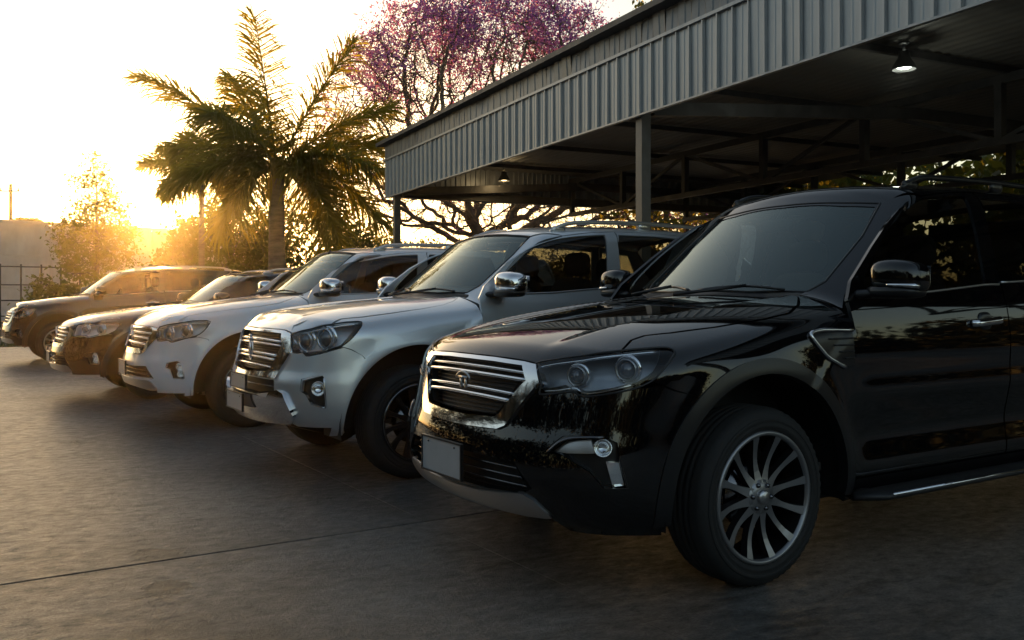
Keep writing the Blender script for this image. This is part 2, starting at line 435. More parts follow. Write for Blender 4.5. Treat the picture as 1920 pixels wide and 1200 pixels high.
WHITE = dict(
    lamp_top=[(.767, .621, .962), (.642, .785, .993)],
    lamp_tip=[(.400, .885, 1.013), (.385, .910, .992), (.442, .920, .923), (.506, .907, .882)],
    lamp_bot=[(.604, .866, .855), (.686, .814, .827), (.708, .790, .829), (.724, .768, .842), (.790, .660, .833)],
    lamp_in=[(.779, .645, .907)],
    shut=[(.585, .775, 1.015), (.540, .758, 1.055), (.420, .765, 1.085), (.154, .785, 1.111), (-.137, .795, 1.142), (-.324, .775, 1.172), (-.440, .712, 1.204), (-.53, .635, 1.235)],
    seam=[(.495, .913, .872), (.450, .925, .862), (.405, .936, .850)],
    g_out=[(0, .962), (.30, .963), (.50, .962), (.612, .948), (.642, .852), (.490, .719), (.42, .702), (.2, .697), (0, .696)],
    g_in=[(0, .942), (.30, .943), (.525, .944), (.560, .905), (.464, .772), (.410, .755), (.10, .752), (0, .752)],
    bars=[(.905, .55, .012), (.858, .515, .012), (.805, .48, .012)],
    low=[(0, .588), (.30, .586), (.585, .596), (.700, .490), (.34, .484), (0, .484)], low_bars=[.555, .52],
    lip_top=[(0, .466), (.32, .461), (.62, .464)], lip_tip=[(.66, .450), (.695, .395)], lip_bot=[(.55, .385), (.3, .40), (0, .405)],
    plates=[(-.19, .18, .498, .622, .015)], zb=.352, housing='lamp_bright',
    fog=[(.738, .810, .635), (.662, .859, .651), (.633, .876, .635), (.606, .894, .510), (.622, .885, .489), (.693, .848, .497), (.716, .832, .580), (.750, .805, .593)],
    fog_lens=[(.645, .868, .600, .030), (.640, .872, .535, .026)], proj=[(.690, .690, .900, .045), (.575, .815, .925, .050)])

def arc(ax, r, a0, a1, n=14, zc=.39):
    return [(ax + r*math.cos(math.radians(a)), zc + r*math.sin(math.radians(a))) for a in np.linspace(a0, a1, n)]

class Car:
    def __init__(s, name, label, group, B, FT, paint, px, py, Y, yaw=0.0, zs=1.0, cx=0.0, wheel_r=.39, rim_r=.285, rim='machined', chrome_mirror=False,
                 detail=1.0, board=True, vent=False, emblem=None, trim='black_plastic', light_int=False):
        a = math.radians(212.4 + yaw); hd = np.array([math.cos(a), math.sin(a)]); lf = np.array([-hd[1], hd[0]])
        w = np.array([(px - 960)/FPX*Y, Y]); o = w - lf*.94
        s.root = tag(empty(name, (o[0], o[1], 0), a), label, 'car', group)
        s.B = B; s.FT = FT; s.paint = paint; s.zs = zs; s.cx = cx; s.h = .03/detail; s.trim = trim
        s.uni = lambda P: -smax(-B.low(P), -B.cab(P), .03)
        s.chassis(); s.front(emblem); s.sides(vent); s.top(); s.rear_end(); s.glasshouse(); s.mirrors(chrome_mirror); s.inside_parts()
        s.wheels(wheel_r, rim_r, rim)
        if board: s.board()
    # --- surface helpers
    def fr(s, yz, off=0.0, f=None):
        f = f or s.B.low; yz = np.array(yz, float)
        O = np.stack([np.full(len(yz), 2.0), yz[:, 0], yz[:, 1]], 1)
        return cast(lambda P: f(P) - off, O, (-1, 0, 0), .6, 3.6 if f is s.uni else 2.2, 80)[0]
    def sd(s, xz, off=0.0, f=None):
        f = f or s.B.door; xz = np.array(xz, float)
        O = np.stack([xz[:, 0], np.full(len(xz), 1.6), xz[:, 1]], 1)
        return cast(lambda P: f(P) - off, O, (0, -1, 0), 0, 1.55, 60)[0]
    def zsc(s, V):
        V = np.array(V, float)
        V[:, 2] *= s.zs
        return V
    def panel(s, name, f, outline, d, m, parent=None, both=False, mirror=False, **kw):
        kw.setdefault('h', s.h)
        V, F, Nn = panel_arrays(f, np.array(outline, float), d, **kw)
        V = s.zsc(V); out = []
        for sg in ((1, -1) if both else (1,)):
            VV = V*np.array([1, sg, 1]); NN = Nn*np.array([1, sg, 1]); FF = F if sg > 0 else [t[::-1] for t in F]
            p = parent[len(out)] if isinstance(parent, list) else (parent or s.root)
            out.append(mk(name, VV, FF, m, p, True, NN))
        return out if both else out[0]
    def mb(s, mbs, name, m, parent=None, both=False, smooth=True):
        V = s.zsc(mbs.V); out = []
        for sg in ((1, -1) if both else (1,)):
            p = parent[len(out)] if isinstance(parent, list) else (parent or s.root)
            out.append(mk(name, V*np.array([1, sg, 1]), mbs.F if sg > 0 else [t[::-1] for t in mbs.F], m, p, smooth))
        return out if both else out[0]
    def mir(s, half):
        half = [tuple(p) for p in half]
        return half + [(x, -y, z) for x, y, z in half[::-1] if abs(y) > 1e-4]
    # --- parts
    def chassis(s):
        b = MB(); wb = s.B.wb
        b.box((-wb/2, 0, .36), (wb - .8, 1.5, .16)); b.box((.05, 0, .60), (1.25, .92, .50)); b.box((-wb - .05, 0, .50), (1.1, .95, .30))
        b.bar((0, -.8, .38), (0, .8, .38), .09); b.bar((-wb, -.8, .38), (-wb, .8, .38), .11)
        for ax in (0, -wb):
            for sg in (1, -1):
                P = [(ax + .56*math.cos(t), .39 + .56*math.sin(t)) for t in np.linspace(-.15, math.pi + .15, 18)]
                V = [(x, sg*y, z) for x, z in P for y in (.60, .915)]
                b.add(V, [(2*i, 2*i+1, 2*i+3, 2*i+2) for i in range(17)])
                b.add([(ax, sg*.6, .39)] + [(x, sg*.6, z) for x, z in P], [(0, i+1, i+2) for i in range(17)])
        s.mb(b, 'underbody', 'mesh_black', smooth=False)
    def front(s, emblem):
        B, FT = s.B, s.FT; low = B.low; zb = FT['zb']
        g_out = s.fr(FT['g_out']); g_in = s.fr(FT['g_in'])
        lamp = [*FT['lamp_top'], *FT['lamp_tip'], *FT['lamp_bot'], *FT['lamp_in']]
        a0 = math.degrees(math.asin(max(-.9, (zb - .39)/.575)))
        aS = math.degrees(math.atan2(FT['seam'][-1][2] - .39, FT['seam'][-1][0]))
        k = int(np.argmin([p[1] for p in FT['g_out'][3:7]])) if False else 4
        lt = s.fr(FT['lip_top'] + FT['lip_tip'])
        side_bot = [(.86 + B.fx, .665, zb), (.75 + B.fx*.6, .80, zb), (.66 + B.fx*.3, .87, zb)]
        half = [*map(tuple, lt), *side_bot, *[(x, .93, z) for x, z in arc(0, .578, a0, aS, 12)], *FT['seam'][::-1], *FT['lamp_bot'], *map(tuple, g_out[k:])]
        fog = np.array(FT['fog']); fogm = fog*np.array([1, -1, 1])
        lw = s.fr(FT['low']); lowl = s.mir(lw)
        bum = s.panel('front_bumper', low, s.mir(half), 'cyl', s.paint, holes=[lowl, fog, fogm], lip=.03, h=s.h*.8)
        # grille
        grille = s.panel('grille', low, s.mir(g_in), 'cyl', 'mesh_black', off=-.055, lip=-.05, inset=0)
        s.panel('grille_frame', low, s.mir(g_out), 'cyl', 'chrome', grille, holes=[s.mir(g_in)], off=.012, lip=.06, inset=.001, h=.02)
        for z, w, r in FT['bars']:
            ys = np.linspace(-w, w, 25)
            P = s.fr([(y, z - .010*(y/w)**2) for y in ys], -.012)
            b = MB().tube(P, r, 8, sec=(1.3, 1), up=(0, 0, 1)); s.mb(b, 'grille_slat', 'chrome', grille)
        b = MB(); zlo = min(p[1] for p in FT['g_in']); zhi = max(p[1] for p in FT['g_in'])
        for z in np.arange(zlo + .012, zhi - .01, .017):
            wv = np.interp(z, [p[1] for p in FT['g_in'][::-1]], [p[0] for p in FT['g_in'][::-1]])
            wv = max(wv, .3)
            P = s.fr([(y, z) for y in np.linspace(-wv + .01, wv - .01, 15)], -.042); b.tube(P, .003, 4)
        s.mb(b, 'grille_mesh', 'trim_black', grille)
        c = s.fr([(0, .5*(zlo + zhi) + .03)], .006)[0]
        if emblem == 'arch':
            b = MB(); b.tube([(c[0], .062*math.cos(t), c[2] - .005 + .036*math.sin(t)) for t in np.linspace(.15, math.pi - .15, 13)], .0055, 6)
            b.box((c[0], 0, c[2] + .006), (.012, .075, .011)); b.box((c[0] - .004, -.022, c[2] - .018), (.012, .012, .045)); b.box((c[0] - .004, .022, c[2] - .018), (.012, .012, .045))
            s.mb(b, 'emblem', 'satin_metal', grille)
        elif emblem:
            b = MB(); b.tube([(c[0], .042*math.cos(t), c[2] - .02 + .075*math.sin(t)) for t in np.linspace(0, 2*math.pi, 20)], .008, 6, cap=False)
            b.box((c[0] + .003, 0, c[2] - .02), (.014, .016, .13)); b.box((c[0] + .004, 0, c[2] + .055), (.016, .085, .022)); b.box((c[0] + .004, 0, c[2] + .076), (.014, .045, .018))
            s.mb(b, 'emblem', 'chrome', grille)
        # lower intake and lip
        it = s.panel('lower_intake', low, lowl, 'cyl', 'mesh_black', off=-.06, lip=-.05, inset=0)
        for z in FT['low_bars']:
            w = np.interp(z, sorted(p[1] for p in FT['low'][3:]), [p[0] for p in sorted(FT['low'][3:], key=lambda p: p[1])]) if False else FT['low'][3][0] - .05
            P = s.fr([(y, z) for y in np.linspace(-w, w, 21)], -.03); s.mb(MB().tube(P, .005, 6), 'intake_slat', 'dark_chrome', it)
        lb = s.fr(FT['lip_bot']); s.panel('bumper_lip', low, s.mir([*map(tuple, lt), *map(tuple, lb)]), 'cyl', 'satin_metal' if not FT.get('lip_off') else 'chrome', off=FT.get('lip_off', .010), lip=FT.get('lip_off', .010) + .012, inset=-.007, h=.02)
        zl = FT['lip_bot'][-1][1]
        ch = s.fr([(y, zl - .01) for y in np.linspace(-.55, .55, 13)], -.03)
        V = [tuple(p) for p in ch] + [(p[0] - .22, p[1], zl - .075) for p in ch]
        s.mb(MB().add(V, [(i, i+1, i+14, i+13) for i in range(12)]), 'chin_guard', 'black_plastic')
        # number plates
        for y0, y1, z0, z1, o in FT['plates']:
            yc, zc = (y0+y1)/2, (z0+z1)/2; p = s.fr([(y0, zc), (yc, z0), (yc, z1), (y1, zc), (yc, zc)], o)
            px_ = max(p[:, 0]) + .006; ang = math.atan2(p[0][0] - p[3][0], y1 - y0)
            pl = s.mb(MB().box((px_, yc, zc), (.010, y1-y0, z1-z0)), 'number_plate', 'plate_grey', smooth=False)
            b = MB(); 
            for (ya, za, dy, dz) in ((yc, z0 - .003, y1-y0+.012, .008), (yc, z1 + .003, y1-y0+.012, .008), (y0 - .003, zc, .008, z1-z0+.012), (y1 + .003, zc, .008, z1-z0+.012)):
                b.box((px_ + .002, ya, za), (.016, dy, dz))
            s.mb(b, 'plate_frame', 'trim_black', pl, smooth=False)
            for yy in (y0 + .06, y1 - .06):
                s.mb(MB().add(*superell((px_ + .006, yy, z1 - .018), (.006, .014, .010), .9, 8, 4)), 'bolt', 'trim_black', pl)
        # head lamps
        hl = s.panel('headlight', low, lamp, 'cyl', FT.get('housing', 'lamp_housing'), off=-.085, lip=-.083, both=True, inset=.003, h=.03)
        s.panel('lens', low, lamp, 'cyl', 'lens_glass', hl, both=True, off=.002, lip=0, inset=.002, h=.02)
        for (x, y, z, r) in FT['proj']:
            b = MB(); b.lathe([(r, 0), (r*1.12, .012), (r*1.18, .0), (r*1.1, -.03), (r*.9, -.04)], 24)
            q = np.array([(x, y, z)]); q = (q - normals(low, q)*(low(q)[:, None] + .048))[0]
            M = Matrix.Translation(q) @ Matrix.Rotation(-math.pi/2 + math.radians(28), 4, 'Z')
            s.mb(b.xf(M), 'lamp_ring', 'satin_metal' if FT is BLACK else 'reflector', hl, both=True)
            b = MB(); b.lathe([(r*1.0, -.012), (r*.9, .002), (r*.65, .016), (r*.3, .024), (.001, .026)], 20); s.mb(b.xf(M), 'projector_lens', 'projector', hl, both=True)
            b = MB(); b.lathe([(r*1.25, -.012), (r*1.45, -.006), (r*1.6, -.02)], 20); s.mb(b.xf(M), 'reflector_bowl', 'reflector', hl, both=True)
        for src, o, r, n in ((FT['lamp_bot'], -.022, .011, 'light_strip'), (FT['lamp_top'] + FT['lamp_tip'][:1], -.02, .007, 'trim_strip')):
            P = smooth_curve(np.array(src), 5); dz = np.array((0, 0, .016 if n == 'light_strip' else -.014))
            P = P + dz; Nn = normals(low, P); P = P + Nn*(-low(P)[:, None] + o)
            s.mb(MB().tube(P, r, 6), n, 'reflector', hl, both=True)
        # dark gasket round each lamp
        ring = smooth_curve(np.array(lamp), 2, True); Nn = normals(low, ring); ring = ring - Nn*low(ring)[:, None]
        ring = np.concatenate([ring, ring[:1]]); s.mb(MB().tube(ring, .005, 5, cap=False), 'lamp_gasket', 'trim_black', hl, both=True)
        # fog lamps
        fg = s.panel('fog_lamp', low, fog, 'cyl', 'trim_black', off=-.05, lip=-.048, both=True, inset=0, h=.025)
        for (x, y, z, r) in FT['fog_lens']:
            P = np.array([(x, y, z)]); Nn = normals(low, P)[0]; p = P[0] - Nn*(low(P)[0] + .028)
            b = MB(); b.lathe([(r*1.25, -.02), (r*1.25, .006), (r*1.05, .010), (r, .0), (r*.6, -.012), (.001, -.016)], 20)
            M = Matrix.Translation(p) @ Vector(Nn).to_track_quat('Y', 'Z').to_matrix().to_4x4(); s.mb(b.xf(M), 'fog_reflector', 'reflector', fg, both=True)
            b = MB(); b.lathe([(r*1.02, .008), (r*.5, .013), (.001, .014)], 20); s.mb(b.xf(M), 'fog_lens', 'lens_glass', fg, both=True)
        if 'fog_quad' in FT:
            s.panel('fog_reflector', low, FT['fog_quad'], 'cyl', 'reflector', fg, both=True, off=-.022, lip=.02, inset=0, h=.02)
            s.panel('fog_lens', low, FT['fog_quad'], 'cyl', 'lens_glass', fg, both=True, off=-.006, lip=.012, inset=0, h=.02)
            s.panel('fog_wing', low, FT['fog_wing'], 'cyl', 'satin_metal', fg, both=True, off=-.022, lip=.02, inset=0, h=.02)
        P = fog[[0, 1, 2]] if len(fog) == 9 else fog[[2, 3, 4]]
        P = smooth_curve(P, 6); Nn = normals(low, P); P = P - Nn*(low(P)[:, None] - .004)
        s.mb(MB().tube(P, .006, 6), 'fog_trim', 'dark_chrome' if FT is BLACK else 'chrome', fg, both=True)
    def sides(s, vent):
        B, FT = s.B, s.FT; c = s.cx; wb = B.wb
        cut = [(-.60 + c, 1.242), (-.606 + c, 1.17), (-.621 + c, 1.06), (-.636 + c, .88), (-.65 + c, .758), (-.655 + c, .60), (-.66 + c, .40)]
        cut3 = s.sd(cut); aS = math.degrees(math.atan2(FT['seam'][-1][2] - .39, FT['seam'][-1][0]))
        arch_f = s.sd(arc(0, .578, aS, 180, 26)); cowl = s.cowl = (-.600 + c, .598, 1.255)
        bot = s.sd([(-.578, .40)])
        fend = [*FT['seam'], *map(tuple, arch_f), *map(tuple, bot), *map(tuple, cut3[::-1]), cowl, *FT['shut'][::-1], FT['lamp_top'][-1], *FT['lamp_tip']]
        s.fender = s.panel('front_fender', s.uni, fend, (-.25, -.75, -.6), s.paint, both=True, h=s.h*.8)
        for ax in (0, -wb):
            rg = arc(ax, .600, -6, 186, 40) + arc(ax, .532, 186, -6, 40)
            s.panel('arch_trim', B.door if ax else s.uni, [(x, .95, z) for x, z in rg], (0, -1, 0), s.trim, both=True, off=.007, lip=.05, inset=0, h=.02)
        if vent:
            P = s.sd([(-.30, 1.072), (-.36, 1.096), (-.585, 1.092), (-.59, .935), (-.522, .927), (-.394, .985)], f=s.uni)
            v = s.panel('fender_vent', s.uni, P, (0, -1, 0), 'trim_black', both=True, off=.004, lip=.01, h=.02)
            for zz in (1.06, 1.03, 1.0, .97):
                q = s.sd([(x, zz) for x in np.linspace(-.42 - (1.06 - zz)*1.0, -.58, 8)], .008, s.uni); s.mb(MB().tube(q, .004, 5), 'vent_slat', 'black_plastic', v, both=True)
            q = s.sd(smooth_curve([(-.585, 1.097), (-.45, 1.100), (-.36, 1.098), (-.305, 1.075), (-.394, .985), (-.52, .925)], 5), .006, s.uni); s.mb(MB().tube(q, .010, 6), 'vent_trim', 'chrome', v, both=True)
        # doors
        top = [(-.615 + c, 1.262), (-.66 + c, 1.33), (-.88 + c, 1.502), (-1.06 + c, 1.615), (-1.2 + c, 1.682), (-1.46 + c, 1.757), (-1.75 + c, 1.795), (-2.0 + c, 1.812)]
        topz = s.B.roof(np.array([-2.0]))[0] - 1.89
        top = [(x, z + topz*sstep(1.5, 1.75, np.array(z))) for x, z in top]
        brear = [(-1.985 + c, 1.70), (-1.940 + c, 1.32), (-1.925 + c, 1.1), (-1.915 + c, .83), (-1.905 + c, .40)]
        win = smooth_curve([(-.735 + c, 1.272), (-.80 + c, 1.375), (-1.013 + c, 1.562), (-1.298 + c, 1.706 + topz), (-1.58 + c, 1.755 + topz), (-1.875 + c, 1.778 + topz)], 4)
        win = [*map(tuple, win), (-1.80 + c, 1.34), (-1.78 + c, 1.322), (-1.25 + c, 1.282)]
        door = cut + [(-1.905 + c, .40)] + brear[-2::-1] + top[::-1]
        s.door1 = s.panel('front_door', B.door, [(x, .9, z) for x, z in door], (0, -1, 0), s.paint, both=True, holes=[[(x, .9, z) for x, z in win]], lip=.02)
        s.panel('window', B.door, [(x, .9, z) for x, z in win], (0, -1, 0), 'window_glass', s.door1, both=True, off=-.010, lip=0, inset=-.006)
        xe = -wb + .0; ar = arc(-wb, .578, 0, 66, 10)
        rd = [(-1.912 + c, .40)] + [(x - .006, z) for x, z in brear[-2::-1]] + [(-2.006 + c, 1.812 + topz), (-2.4 + c, 1.812 + topz), (xe + .02, 1.79 + topz), (xe - .10, 1.34), (xe - .10, 1.20), (xe + .06, 1.0)] + ar[::-1] + [(-wb + .578, .40)]
        rw = [(-1.925 + c, 1.335), (-1.955 + c, 1.60), (-2.02 + c, 1.782 + topz), (-2.4 + c, 1.783 + topz), (xe + .10, 1.76 + topz), (xe + .02, 1.375), (-2.3 + c, 1.352)]
        s.door2 = s.panel('rear_door', B.door, [(x, .9, z) for x, z in rd], (0, -1, 0), s.paint, both=True, holes=[[(x, .9, z) for x, z in rw]], lip=.02)
        s.panel('window', B.door, [(x, .9, z) for x, z in rw], (0, -1, 0), 'window_glass', s.door2, both=True, off=-.010, lip=0, inset=-.006)
        R = B.rear
        qp = [(xe + .02, 1.79 + topz), (R + .45, 1.755 + topz), (R + .32, 1.62 + .5*topz), (R + .14, 1.3), (R + .12, .95), (R + .14, .45), (-wb - .57, .42)] + arc(-wb, .578, 176, 66, 14) + [(xe + .06, 1.0), (xe - .10, 1.20), (xe - .10, 1.34)]
        qw = [(xe - .04, 1.72 + topz), (R + .56, 1.70 + topz), (R + .36, 1.40), (xe - .13, 1.385)]
        q = s.panel('quarter_panel', B.door, [(x, .9, z) for x, z in qp], (0, -1, 0), s.paint, both=True, holes=[[(x, .9, z) for x, z in qw]], lip=.02)
        s.panel('quarter_window', B.door, [(x, .9, z) for x, z in qw], (0, -1, 0), 'window_glass', q, both=True, off=-.008, lip=0, inset=-.006)
        sill = [(-.585, .395), (-wb + .575, .395), (-wb + .57, .29), (-.57, .29)]
        s.panel('sill', B.door, [(x, .9, z) for x, z in sill], (0, -1, 0), s.paint, both=True, lip=.03)
        # belt trim, handles
        bt = s.sd([(x, np.interp(x, [-1.8 + c, -1.25 + c, -.74 + c], [1.318, 1.276, 1.264])) for x in np.linspace(-.74 + c, -1.915 + c, 16)], .004)
        s.mb(MB().tube(bt, .007, 6, sec=(.7, 1)), 'belt_trim', 'satin_metal', s.door1, both=True)
        bt = s.sd([(x, np.interp(x, [xe - .05, -1.93 + c], [1.368, 1.329])) for x in np.linspace(-1.94 + c, xe - .05, 14)], .004)
        s.mb(MB().tube(bt, .007, 6, sec=(.7, 1)), 'belt_trim', 'satin_metal', s.door2, both=True)
        for dr, xh in ((s.door1, -1.70 + c), (s.door2, xe + .16)):
            p = s.sd([(xh + .10, 1.112), (xh, 1.118), (xh - .10, 1.124)], .030); p0 = s.sd([(xh + .13, 1.11), (xh - .13, 1.126), (xh, 1.118)], .002)
            path = smooth_curve([p0[0], p[0], p[1], p[2], p0[1]], 5)
            s.mb(MB().tube(path, .018, 8, sec=(.7, 1.1)), 'handle', 'chrome', dr, both=True)
            b = MB().add(*superell(p0[2] - np.array((0, .006, 0)), (.13, .03, .105), .8, 16, 8)); s.mb(b, 'handle_cup', 'trim_black', dr, both=True)
    def top(s):
        B, FT = s.B, s.FT; c = s.cx
        k = 4
        g = s.fr(FT['g_out'][:4], 0)
        lead = [tuple(p) for p in g]
        half = lead + FT['lamp_top'] + FT['shut'] + [s.cowl] + [(-.555 + c, .45, 1.258), (-.515 + c, .25, 1.262), (-.50 + c, 0, 1.263)]
        if FT is not BLACK: half = lead[:-1] + [lead[-1]] + half[4:]
        s.bonnet = s.panel('bonnet', B.low, s.mir(half), (-.5, 0, -.86), s.paint, h=s.h*.85, lip=.02)
        a, b_, sl = B.ws
        cow = [(-.50 + c, 0, 1.263), (-.515 + c, .25, 1.262), (-.555 + c, .45, 1.258), s.cowl, (-.66 + c, .60, 1.30), (-.60 + c, .42, 1.298), (-.575 + c, .25, 1.295), (-.56 + c, 0, 1.293)]
        s.panel('cowl', s.uni, s.mir(cow), (-.3, 0, -.95), 'black_plastic', off=-.004, lip=.01)
        # wipers
        for y0, y1 in ((.50, -.02), (-.10, -.56)):
            ys = np.linspace(y0, y1, 14); zz = 1.287 + .020*np.sin(np.linspace(0, math.pi, 14))
            P = s.fr([(y, z) for y, z in zip(ys, zz)], .018, s.uni); b = MB().tube(P, .008, 6)
            wp = s.mb(b, 'wiper', 'trim_black')
            q = s.fr([(y1 + .12, 1.262), ((y0+y1)/2 + .04, 1.31)], .030, s.uni); s.mb(MB().tube([q[0], q[1]], .010, 6), 'wiper_arm', 'trim_black', wp)
    def glasshouse(s):
        B = s.B; c = s.cx; zt = float(B.roof(np.array([-1.25 + c]))[0]) - .062
        E = [(-.655 + c, .605, 1.288), (-.742 + c, .650, 1.335), (-1.041 + c, .645, 1.575), (-1.235 + c, .605, zt - .025)]
        wsl = [(-.56 + c, 0, 1.288), (-.575 + c, .3, 1.288)] + E + [(-1.2 + c, .4, zt - .008), (-1.18 + c, 0, zt)]
        s.panel('windscreen', s.B.cab, s.mir(wsl), (-1, 0, -.25), 'windscreen_glass', lip=0, off=-.004, inset=-.006)
        b = MB(); ring = np.array(s.mir(wsl)); Nn = normals(B.cab, ring); ring = ring - Nn*(B.cab(ring)[:, None] - .000)
        ring = np.concatenate([ring, ring[:1]]); ring = np.array([q for i in range(len(ring)-1) for q in np.linspace(ring[i], ring[i+1], 8, endpoint=False)] + [ring[0]])
        Nn = normals(B.cab, ring); ring = ring - Nn*B.cab(ring)[:, None]
        s.mb(b.tube(ring, .0055, 6, cap=False), 'windscreen_seal', 'trim_black')
        topz = float(B.roof(np.array([-2.0]))[0]) - 1.89
        fr = [(-.60 + c, .887, 1.244), (-.615 + c, .88, 1.262), (-.66 + c, .864, 1.33), (-.88 + c, .818, 1.502), (-1.06 + c, .785, 1.615), (-1.2 + c, .761, 1.682), (-1.46 + c, .725, 1.757 + topz*.9)]
        pil = [s.cowl] + E + fr[::-1]
        s.panel('windscreen_pillar', s.uni, pil, (-.45, -.6, -.55), s.paint, both=True, lip=.02, h=.02)
        R = B.rear; xs = [-1.46 + c, -1.75 + c, -2.0 + c, -2.4 + c, -B.wb + .02, R + .45]
        zz = np.array([1.757, 1.795, 1.812, 1.812, 1.79, 1.755]) + topz
        edge = s.sd(list(zip(xs, zz)))
        half = [(-1.18 + c, 0, zt), (-1.2 + c, .4, zt - .008), E[-1]] + [tuple(p) for p in edge] + [(R + .38, .5, 1.80 + topz), (R + .36, 0, 1.82 + topz)]
        s.roof = s.panel('roof', B.cab, s.mir(half), (0, 0, -1), s.paint, lip=.02, h=.05)
        # roof rails
        x0, x1 = -1.42 + c, R + .62
        xs = np.linspace(x0, x1, 26); t = np.linspace(0, 1, 26)
        O = np.stack([xs, np.full(26, .615), np.full(26, 2.4)], 1); P = cast(B.cab, O, (0, 0, -1), 0, 1.2, 60)[0]
        lift = .055*np.minimum(1, np.minimum(t, 1 - t)/.10)**.6
        P[:, 2] += lift - .004
        s.mb(MB().tube(P, .017, 8, sec=(.9, 1.0)), 'roof_rail', 'satin_metal' if s.paint != 'paint_black' else 'trim_black', both=True)
        b = MB()
        for i in (1, 13, 24):
            b.add(*superell(P[i] - np.array((0, 0, lift[i]*.5)), (.14, .032, lift[i] + .02), .8, 12, 6))
        s.mb(b, 'rail_foot', 'satin_metal' if s.paint != 'paint_black' else 'trim_black', both=True)
    def rear_end(s):
        B = s.B; R = B.rear; ax = ('cyl', R + 1.3)
        th = lambda y, z: tuple(cast(B.door, np.array([[R - 1, y, z]]), (1, 0, 0), 0, 2.2, 80)[0][0])
        def back(name, yz, m, **kw):
            P = np.array([th(y, z) for y, z in yz]); return s.panel(name, B.door, P, (1, 0, 0), m, h=.06, **kw)
        topz = float(B.roof(np.array([-2.0]))[0]) - 1.89
        g = [(-.60, 1.66), (.60, 1.66), (.70, 1.28), (-.70, 1.28)]
        tg = back('tailgate', [(-.60, 1.77 + topz), (.60, 1.77 + topz), (.68, 1.62), (.76, 1.2), (.76, .62), (-.76, .62), (-.76, 1.2), (-.68, 1.62)], s.paint, holes=[[th(y, z + topz*.5) for y, z in g]])
        P = np.array([th(y, z + topz*.5) for y, z in g]); s.panel('rear_window', B.door, P, (1, 0, 0), 'window_glass', tg, h=.06, lip=0, off=-.01, inset=-.006)
        back('rear_bumper', [(-.85, .62), (.85, .62), (.84, .34), (-.84, .34)], s.paint)
        for sg in (1, -1):
            back('tail_lamp', [(sg*.765, 1.2), (sg*.855, 1.2), (sg*.86, .80), (sg*.765, .80)], 'red_lens', off=.006)
    def mirrors(s, chrome):
        c = s.cx; ctr = np.array((-.775 + c, 1.045, 1.345))
        V, F = superell(ctr, (.17, .25, .165), .62, 22, 14); V[:, 0] += .25*(V[:, 1] - ctr[1])*-1*.35
        V[:, 2] += np.where(V[:, 1] > ctr[1], -.10*(V[:, 1] - ctr[1]), 0)
        m = s.mb(MB().add(V, F), 'wing_mirror', 'chrome' if chrome else s.paint, both=True)
        V, F = superell(ctr + np.array((.005, -.015, -.070)), (.165, .255, .065), .6, 18, 8); V[:, 0] += -.0875*(V[:, 1] - ctr[1])
        b = MB().add(V, F); b.tube(smooth_curve([(-.70 + c, .865, 1.262), (-.725 + c, .92, 1.265), (-.765 + c, .99, 1.275)], 5), .034, 10, sec=(1.4, .7))
        s.mb(b, 'mirror_base', 'trim_black', m, both=True)
        ys_ = np.linspace(ctr[1] - .010, ctr[1] + .118, 12)
        P = [(ctr[0] + .085*max(.02, 1 - abs((y - ctr[1])/.125)**3.226 - .46**3.226)**.31 - .0875*(y - ctr[1]) + .002, y, ctr[2] - .038 - .05*max(0, y - ctr[1])) for y in ys_]
        s.mb(MB().tube(P, np.linspace(.006, .012, 12), 6), 'turn_signal', 'reflector', m, both=True)
        V = [(ctr[0] - .088 - .0875*(dy), ctr[1] + dy, ctr[2] + dz) for dy, dz in ((-.10, -.055), (.095, -.06), (.095, .05), (-.10, .06))]
        s.mb(MB().add(V, [(0, 1, 2, 3)]), 'mirror_pane', 'mirror_glass', m, both=True)
        V = s.sd([(-.665 + c, 1.268), (-.735 + c, 1.272), (-.775 + c, 1.34), (-.69 + c, 1.34)], .003)
    def inside_parts(s):
        c = s.cx
        b = MB(); b.add(*superell((-.86 + c, 0, 1.16), (.62, 1.50, .26), .45, 20, 10)); b.box((-1.9 + c, 0, .44), (2.9, 1.55, .04)); b.box((-1.6 + c, 0, .62), (1.2, .26, .34))
        s.mb(b, 'dashboard', 'interior')
        for y in (.38, -.38):
            for x in (-1.62 + c, -2.55 + c):
                b = MB(); b.add(*superell((x + .20, y, .70), (.56, .52, .24), .5)); b.add(*superell((x - .13, y, 1.05), (.20, .50, .72), .5, rot=rot_y(-.22)))
                st = s.mb(b, 'seat', 'seat_fabric')
                b = MB().add(*superell((x - .235, y, 1.515), (.12, .29, .20), .6)); b.bar((x - .22, y - .06, 1.36), (x - .23, y - .06, 1.46), .014); b.bar((x - .22, y + .06, 1.36), (x - .23, y + .06, 1.46), .014)
                s.mb(b, 'headrest', 'seat_fabric', st)
        cen = np.array((-1.14 + c, .38, 1.20)); R = rot_y(-.45)
        P = [cen + R @ np.array((0, .185*math.cos(t), .185*math.sin(t))) for t in np.linspace(0, 2*math.pi, 25)]
        b = MB().tube(P, .016, 8, cap=False); b.add(*superell(cen, (.06, .15, .12), .7)); b.bar(cen + R @ np.array((0, -.17, 0)), cen + R @ np.array((0, .17, 0)), .025); b.bar(cen, cen + R @ np.array((0, 0, -.17)), .025)
        s.mb(b, 'steering_wheel', 'interior')
        b = MB().add(*superell((-1.13 + c, 0, 1.665), (.05, .24, .075), .6)); b.bar((-1.13 + c, 0, 1.68), (-1.18 + c, 0, 1.75), .02); s.mb(b, 'rear_view_mirror', 'interior')
